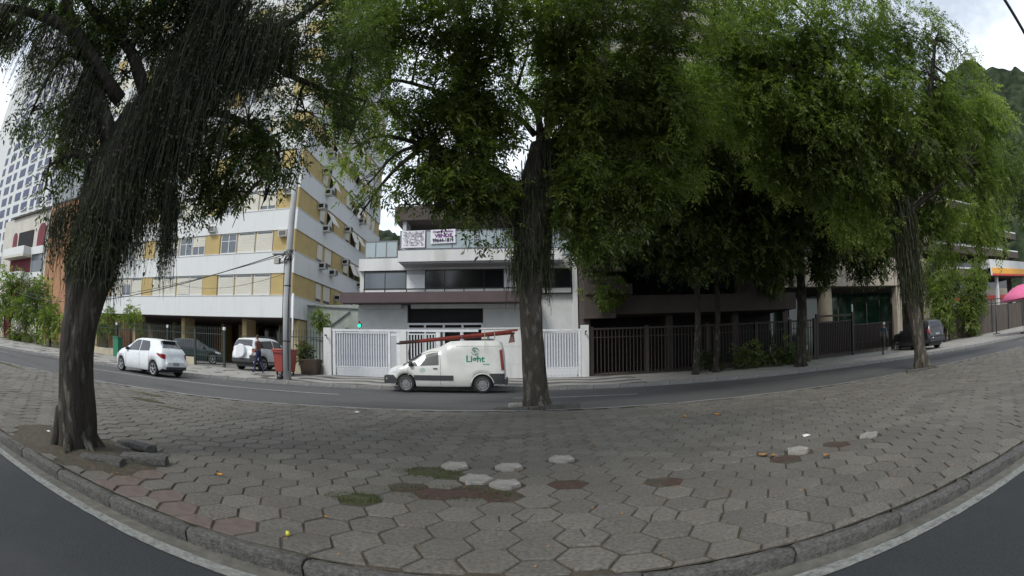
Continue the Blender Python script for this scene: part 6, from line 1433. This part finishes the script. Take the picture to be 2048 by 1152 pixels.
for x in (-1.45, -1.80): MB().tube([(x, .58, 1.9), (x, .60, 2.10), (x+.02, .60, 2.22), (x-.06, .60, 2.27)], .014, 6).build('strap', mat('pale_strap', (.45, .38, .34), .6, .1, 8), vt)
MB().tube([(-1.46, .62, 2.1), (-1.47, .865, 1.85), (-1.47, .87, 1.52)], .008, 5).build('hanging_cord', mat('yellow_cord', (.35, .33, .08), .6, .1, 8), vt)
MB().add([(-2.38, .40, 2.13), (-2.46, .40, 2.15), (-2.50, .40, 1.80), (-2.28, .40, 1.76), (-2.37, .415, 2.13), (-2.45, .415, 2.15), (-2.49, .415, 1.80), (-2.27, .415, 1.76)], [(3, 2, 1, 0), (4, 5, 6, 7), (0, 1, 5, 4), (1, 2, 6, 5), (2, 3, 7, 6), (3, 0, 4, 7)]).build('warning_flag', mat('dull_flag', (.2, .12, .09), .8, .2, 8), vt)
MB().tube([(1.3, .2, 1.1), (1.32, .2, 1.5), (1.30, .2, 1.9)], .02, 6).tube([(1.3, .2, 1.1), (1.32, .2, 1.4), (1.31, .2, 1.55)], .045, 8).build('front_stay', M_black, vt)

# ------------------------------------------------------------------ people
def person(label, loc, rz, J, shirt, trousers, skin=M_skin, hair=M_hair, cap=None, upper_only=False, shoes=M_black):
    t = thing('person', label, 'person', loc, rz)
    V = []; E = []; R = []
    def v(p, r): V.append(p); R.append(r); return len(V)-1
    def chain(i, pts):
        for p, r in pts: k = v(p, r); E.append((i, k)); i = k
        return i
    pel = v(J['pelvis'], (.15, .11))
    sp = chain(pel, [(J['waist'], (.135, .10)), (J['chest'], (.165, .115)), (J['neckb'], (.085, .075))])
    nk_ = chain(sp, [(J['neck'], (.052, .052)), (J['head0'], (.06, .065))])
    for s_ in ('l', 'r'):
        ch = [i for i, p in enumerate(V) if p == J['neckb']][0]
        chain(ch, [(J['sh_'+s_], (.065, .062)), (J['el_'+s_], (.043, .043)), (J['wr_'+s_], (.028, .026)), (J['ha_'+s_], (.034, .018))])
        if not upper_only: chain(pel, [(J['hip_'+s_], (.095, .095)), (J['kn_'+s_], (.062, .062)), (J['an_'+s_], (.042, .042)), (J['to_'+s_], (.04, .032))])
    me = bpy.data.meshes.new('body'); me.from_pydata(V, E, []); o = bpy.data.objects.new('body', me); COL.objects.link(o); o.parent = t
    sk = o.modifiers.new('skin', 'SKIN'); sk.use_smooth_shade = True
    for i, r in enumerate(R): me.skin_vertices[0].data[i].radius = r
    me.skin_vertices[0].data[pel].use_root = True
    sb = o.modifiers.new('sub', 'SUBSURF'); sb.levels = 2; sb.render_levels = 2
    bpy.context.view_layer.update()
    dg = bpy.context.evaluated_depsgraph_get(); m2 = bpy.data.meshes.new_from_object(o.evaluated_get(dg)); o.modifiers.clear(); o.data = m2
    for m_ in (shirt, trousers, skin, shoes): m2.materials.append(m_)
    wz = J['waist'][2]-.04; idx = []
    def dseg(p, a, b): a, b, p = Vector(a), Vector(b), Vector(p); d = b-a; tt = max(0, min(1, (p-a).dot(d)/d.length_squared)); return (p-a-d*tt).length
    for f in m2.polygons:
        c = f.center
        arm = min(min(dseg(c, Vector(J['sh_'+s]).lerp(Vector(J['el_'+s]), .75), J['el_'+s]), dseg(c, J['el_'+s], J['wr_'+s]), dseg(c, J['wr_'+s], J['ha_'+s])) for s in 'lr')
        body = min(dseg(c, J['pelvis'], J['neckb'])-.07, 9)
        if c.z > J['neckb'][2]+.03: idx.append(2)
        elif arm < .062 and arm < body: idx.append(2)
        elif c.z > wz: idx.append(0)
        elif not upper_only and c.z < J['an_l'][2]+.0 and c.z < .09: idx.append(3)
        else: idx.append(1)
    m2.polygons.foreach_set('material_index', idx); m2.polygons.foreach_set('use_smooth', [True]*len(idx))
    hd = Vector(J['head0'])+Vector((.02, 0, .09))
    bm = bmesh.new(); bmesh.ops.create_uvsphere(bm, u_segments=20, v_segments=14, radius=1)
    for q in bm.verts:
        p = q.co.copy(); jaw = 1-.28*max(0, -p.z); z = p.z*.118; x = p.x*.095*jaw; y = p.y*.074*jaw
        if p.x > .6: x += .012*math.exp(-((p.z+.12)**2)/.03)*math.exp(-(p.y**2)/.03)   # nose
        q.co = (x, y, z)
    hm = bpy.data.meshes.new('head'); bm.to_mesh(hm); bm.free(); hm.materials.append(skin); hm.polygons.foreach_set('use_smooth', [True]*len(hm.polygons))
    ho = bpy.data.objects.new('head', hm); COL.objects.link(ho); ho.parent = t; ho.location = hd
    for s_ in (-1, 1):
        MB().disc((.088, s_*.028, .012), .011, (1, 0, 0), .006, 8).build('eye', M_black, ho); MB().tube([(-.005, s_*.072, -.02), (-.012, s_*.084, .0), (-.005, s_*.074, .025)], .009, 6).build('ear', skin, ho)
    MB().box(.080, .086, -.022, .022, -.062, -.054).build('mouth', mat('lips', (.2, .08, .07), .6, .1, 10), ho)
    hb = MB(); vs = []; fs = []
    for i in range(8):
        th = math.pi*.52*i/7
        for k in range(16): a_ = 2*math.pi*k/16; lim = .86 if math.cos(a_) > .3 else 1.12; vs.append((.101*math.sin(th*lim)*math.cos(a_)-.008, .081*math.sin(th*lim)*math.sin(a_), .124*math.cos(th*lim)))
    fs = [(i*16+k, (i+1)*16+k, (i+1)*16+(k+1) % 16, i*16+(k+1) % 16) for i in range(7) for k in range(16)]
    hb.add(vs, fs, 0, True).build('cap' if cap else 'hair', cap or hair, ho)
    if cap: MB().add([(.08, -.06, .03), (.17, -.04, .015), (.17, .04, .015), (.08, .06, .03), (.08, -.06, .04), (.17, -.04, .022), (.17, .04, .022), (.08, .06, .04)], [(3, 2, 1, 0), (4, 5, 6, 7), (0, 1, 5, 4), (1, 2, 6, 5), (2, 3, 7, 6), (3, 0, 4, 7)]).build('peak', cap, ho)
    for s_ in 'lr':
        h = Vector(J['ha_'+s_]); d = (h-Vector(J['wr_'+s_])).normalized(); u = d.cross(Vector((1, 0, 0)) if abs(d.x) < .8 else Vector((0, 0, 1))).normalized(); w = d.cross(u)
        for k in range(4): a = h+u*(k-1.5)*.017+d*.01; L_ = (.055, .065, .062, .048)[k]; limb_mesh(mbf_ := MB(), [a-d*.02, a+d*L_*.55+w*.004, a+d*L_+w*.022], .009, .007, 6, 0, 0, 2); mbf_.build('finger', skin, t)
        limb_mesh(mbf_ := MB(), [h-u*.025-d*.02, h-u*.052+d*.015, h-u*.045+d*.045+w*.01], .010, .008, 6, 0, 0, 2); mbf_.build('thumb', skin, t)
    return t
def walking(stride=.28, lean=.04, armf=.18):
    return dict(pelvis=(0, 0, .94), waist=(lean*.4, 0, 1.08), chest=(lean, 0, 1.28), neckb=(lean, 0, 1.45), neck=(lean+.01, 0, 1.52), head0=(lean+.02, 0, 1.58),
                sh_l=(lean, .19, 1.42), el_l=(lean-.06, .24, 1.15), wr_l=(lean+armf-.05, .24, .94), ha_l=(lean+armf, .24, .87),
                sh_r=(lean, -.19, 1.42), el_r=(lean+.02, -.24, 1.15), wr_r=(lean+armf*.9, -.23, 1.0), ha_r=(lean+armf*1.2, -.22, .95),
                hip_l=(0, .09, .90), kn_l=(stride*.55, .10, .50), an_l=(stride*.75, .10, .09), to_l=(stride*.75+.16, .11, .035),
                hip_r=(0, -.09, .90), kn_r=(-.02, -.10, .50), an_r=(-stride*.9, -.10, .13), to_r=(-stride*.9+.13, -.11, .04))
M_navy = mat('navy_cloth', (.015, .022, .07), .8, .15, 12); M_dshirt = mat('dusky_red_shirt', (.13, .06, .06), .8, .15, 12); M_bshirt = mat('blue_grey_shirt', (.06, .09, .12), .8, .15, 12); M_redsh = mat('red_shirt', (.50, .03, .03), .8, .15, 12); M_cap = mat('white_cap', (.55, .55, .55), .7, .05, 12)
pa = person('person in dusky shirt and navy shorts walking before the white four wheel drive', (-11.75, 22.55, .24), math.radians(170), walking(), M_dshirt, M_navy)
bag = thing('shopping_bag', 'dark shopping bag carried by the person in dusky shirt', 'bag', (-12.1, 22.5, .78)); MB().add([(-.16, -.06, 0), (.16, -.06, 0), (.16, .06, 0), (-.16, .06, 0), (-.18, -.03, .28), (.18, -.03, .28), (.18, .03, .28), (-.18, .03, .28)], [(0, 3, 2, 1), (0, 1, 5, 4), (1, 2, 6, 5), (2, 3, 7, 6), (3, 0, 4, 7), (4, 5, 6, 7)]).build('sack', M_black, bag, .02); MB().tube([(-.08, 0, .28), (-.05, 0, .36), (.05, 0, .36), (.08, 0, .28)], .008, 5).build('handle', M_black, bag)
w_ = wray(1766, 714); xx = w_[0]/w_[1]*21.6
pb = person('person in white cap and blue shirt walking past the brown gate', (xx, 21.6, .14), math.radians(10), walking(.2, .1, .12), M_bshirt, M_black, cap=M_cap)
drv = dict(pelvis=(0, 0, .10), waist=(.0, 0, .22), chest=(.0, 0, .40), neckb=(.02, 0, .56), neck=(.03, 0, .63), head0=(.05, 0, .68),
           sh_l=(.02, .18, .53), el_l=(.18, .24, .34), wr_l=(.38, .16, .42), ha_l=(.44, .13, .45), sh_r=(.02, -.18, .53), el_r=(.18, -.24, .34), wr_r=(.38, -.16, .42), ha_r=(.44, -.13, .45))
pc = person('driver in red shirt sitting at the wheel inside the white van', (-2.42-.38, 19.80-.34, ZF+.62), math.radians(180), drv, M_redsh, M_black, upper_only=True)
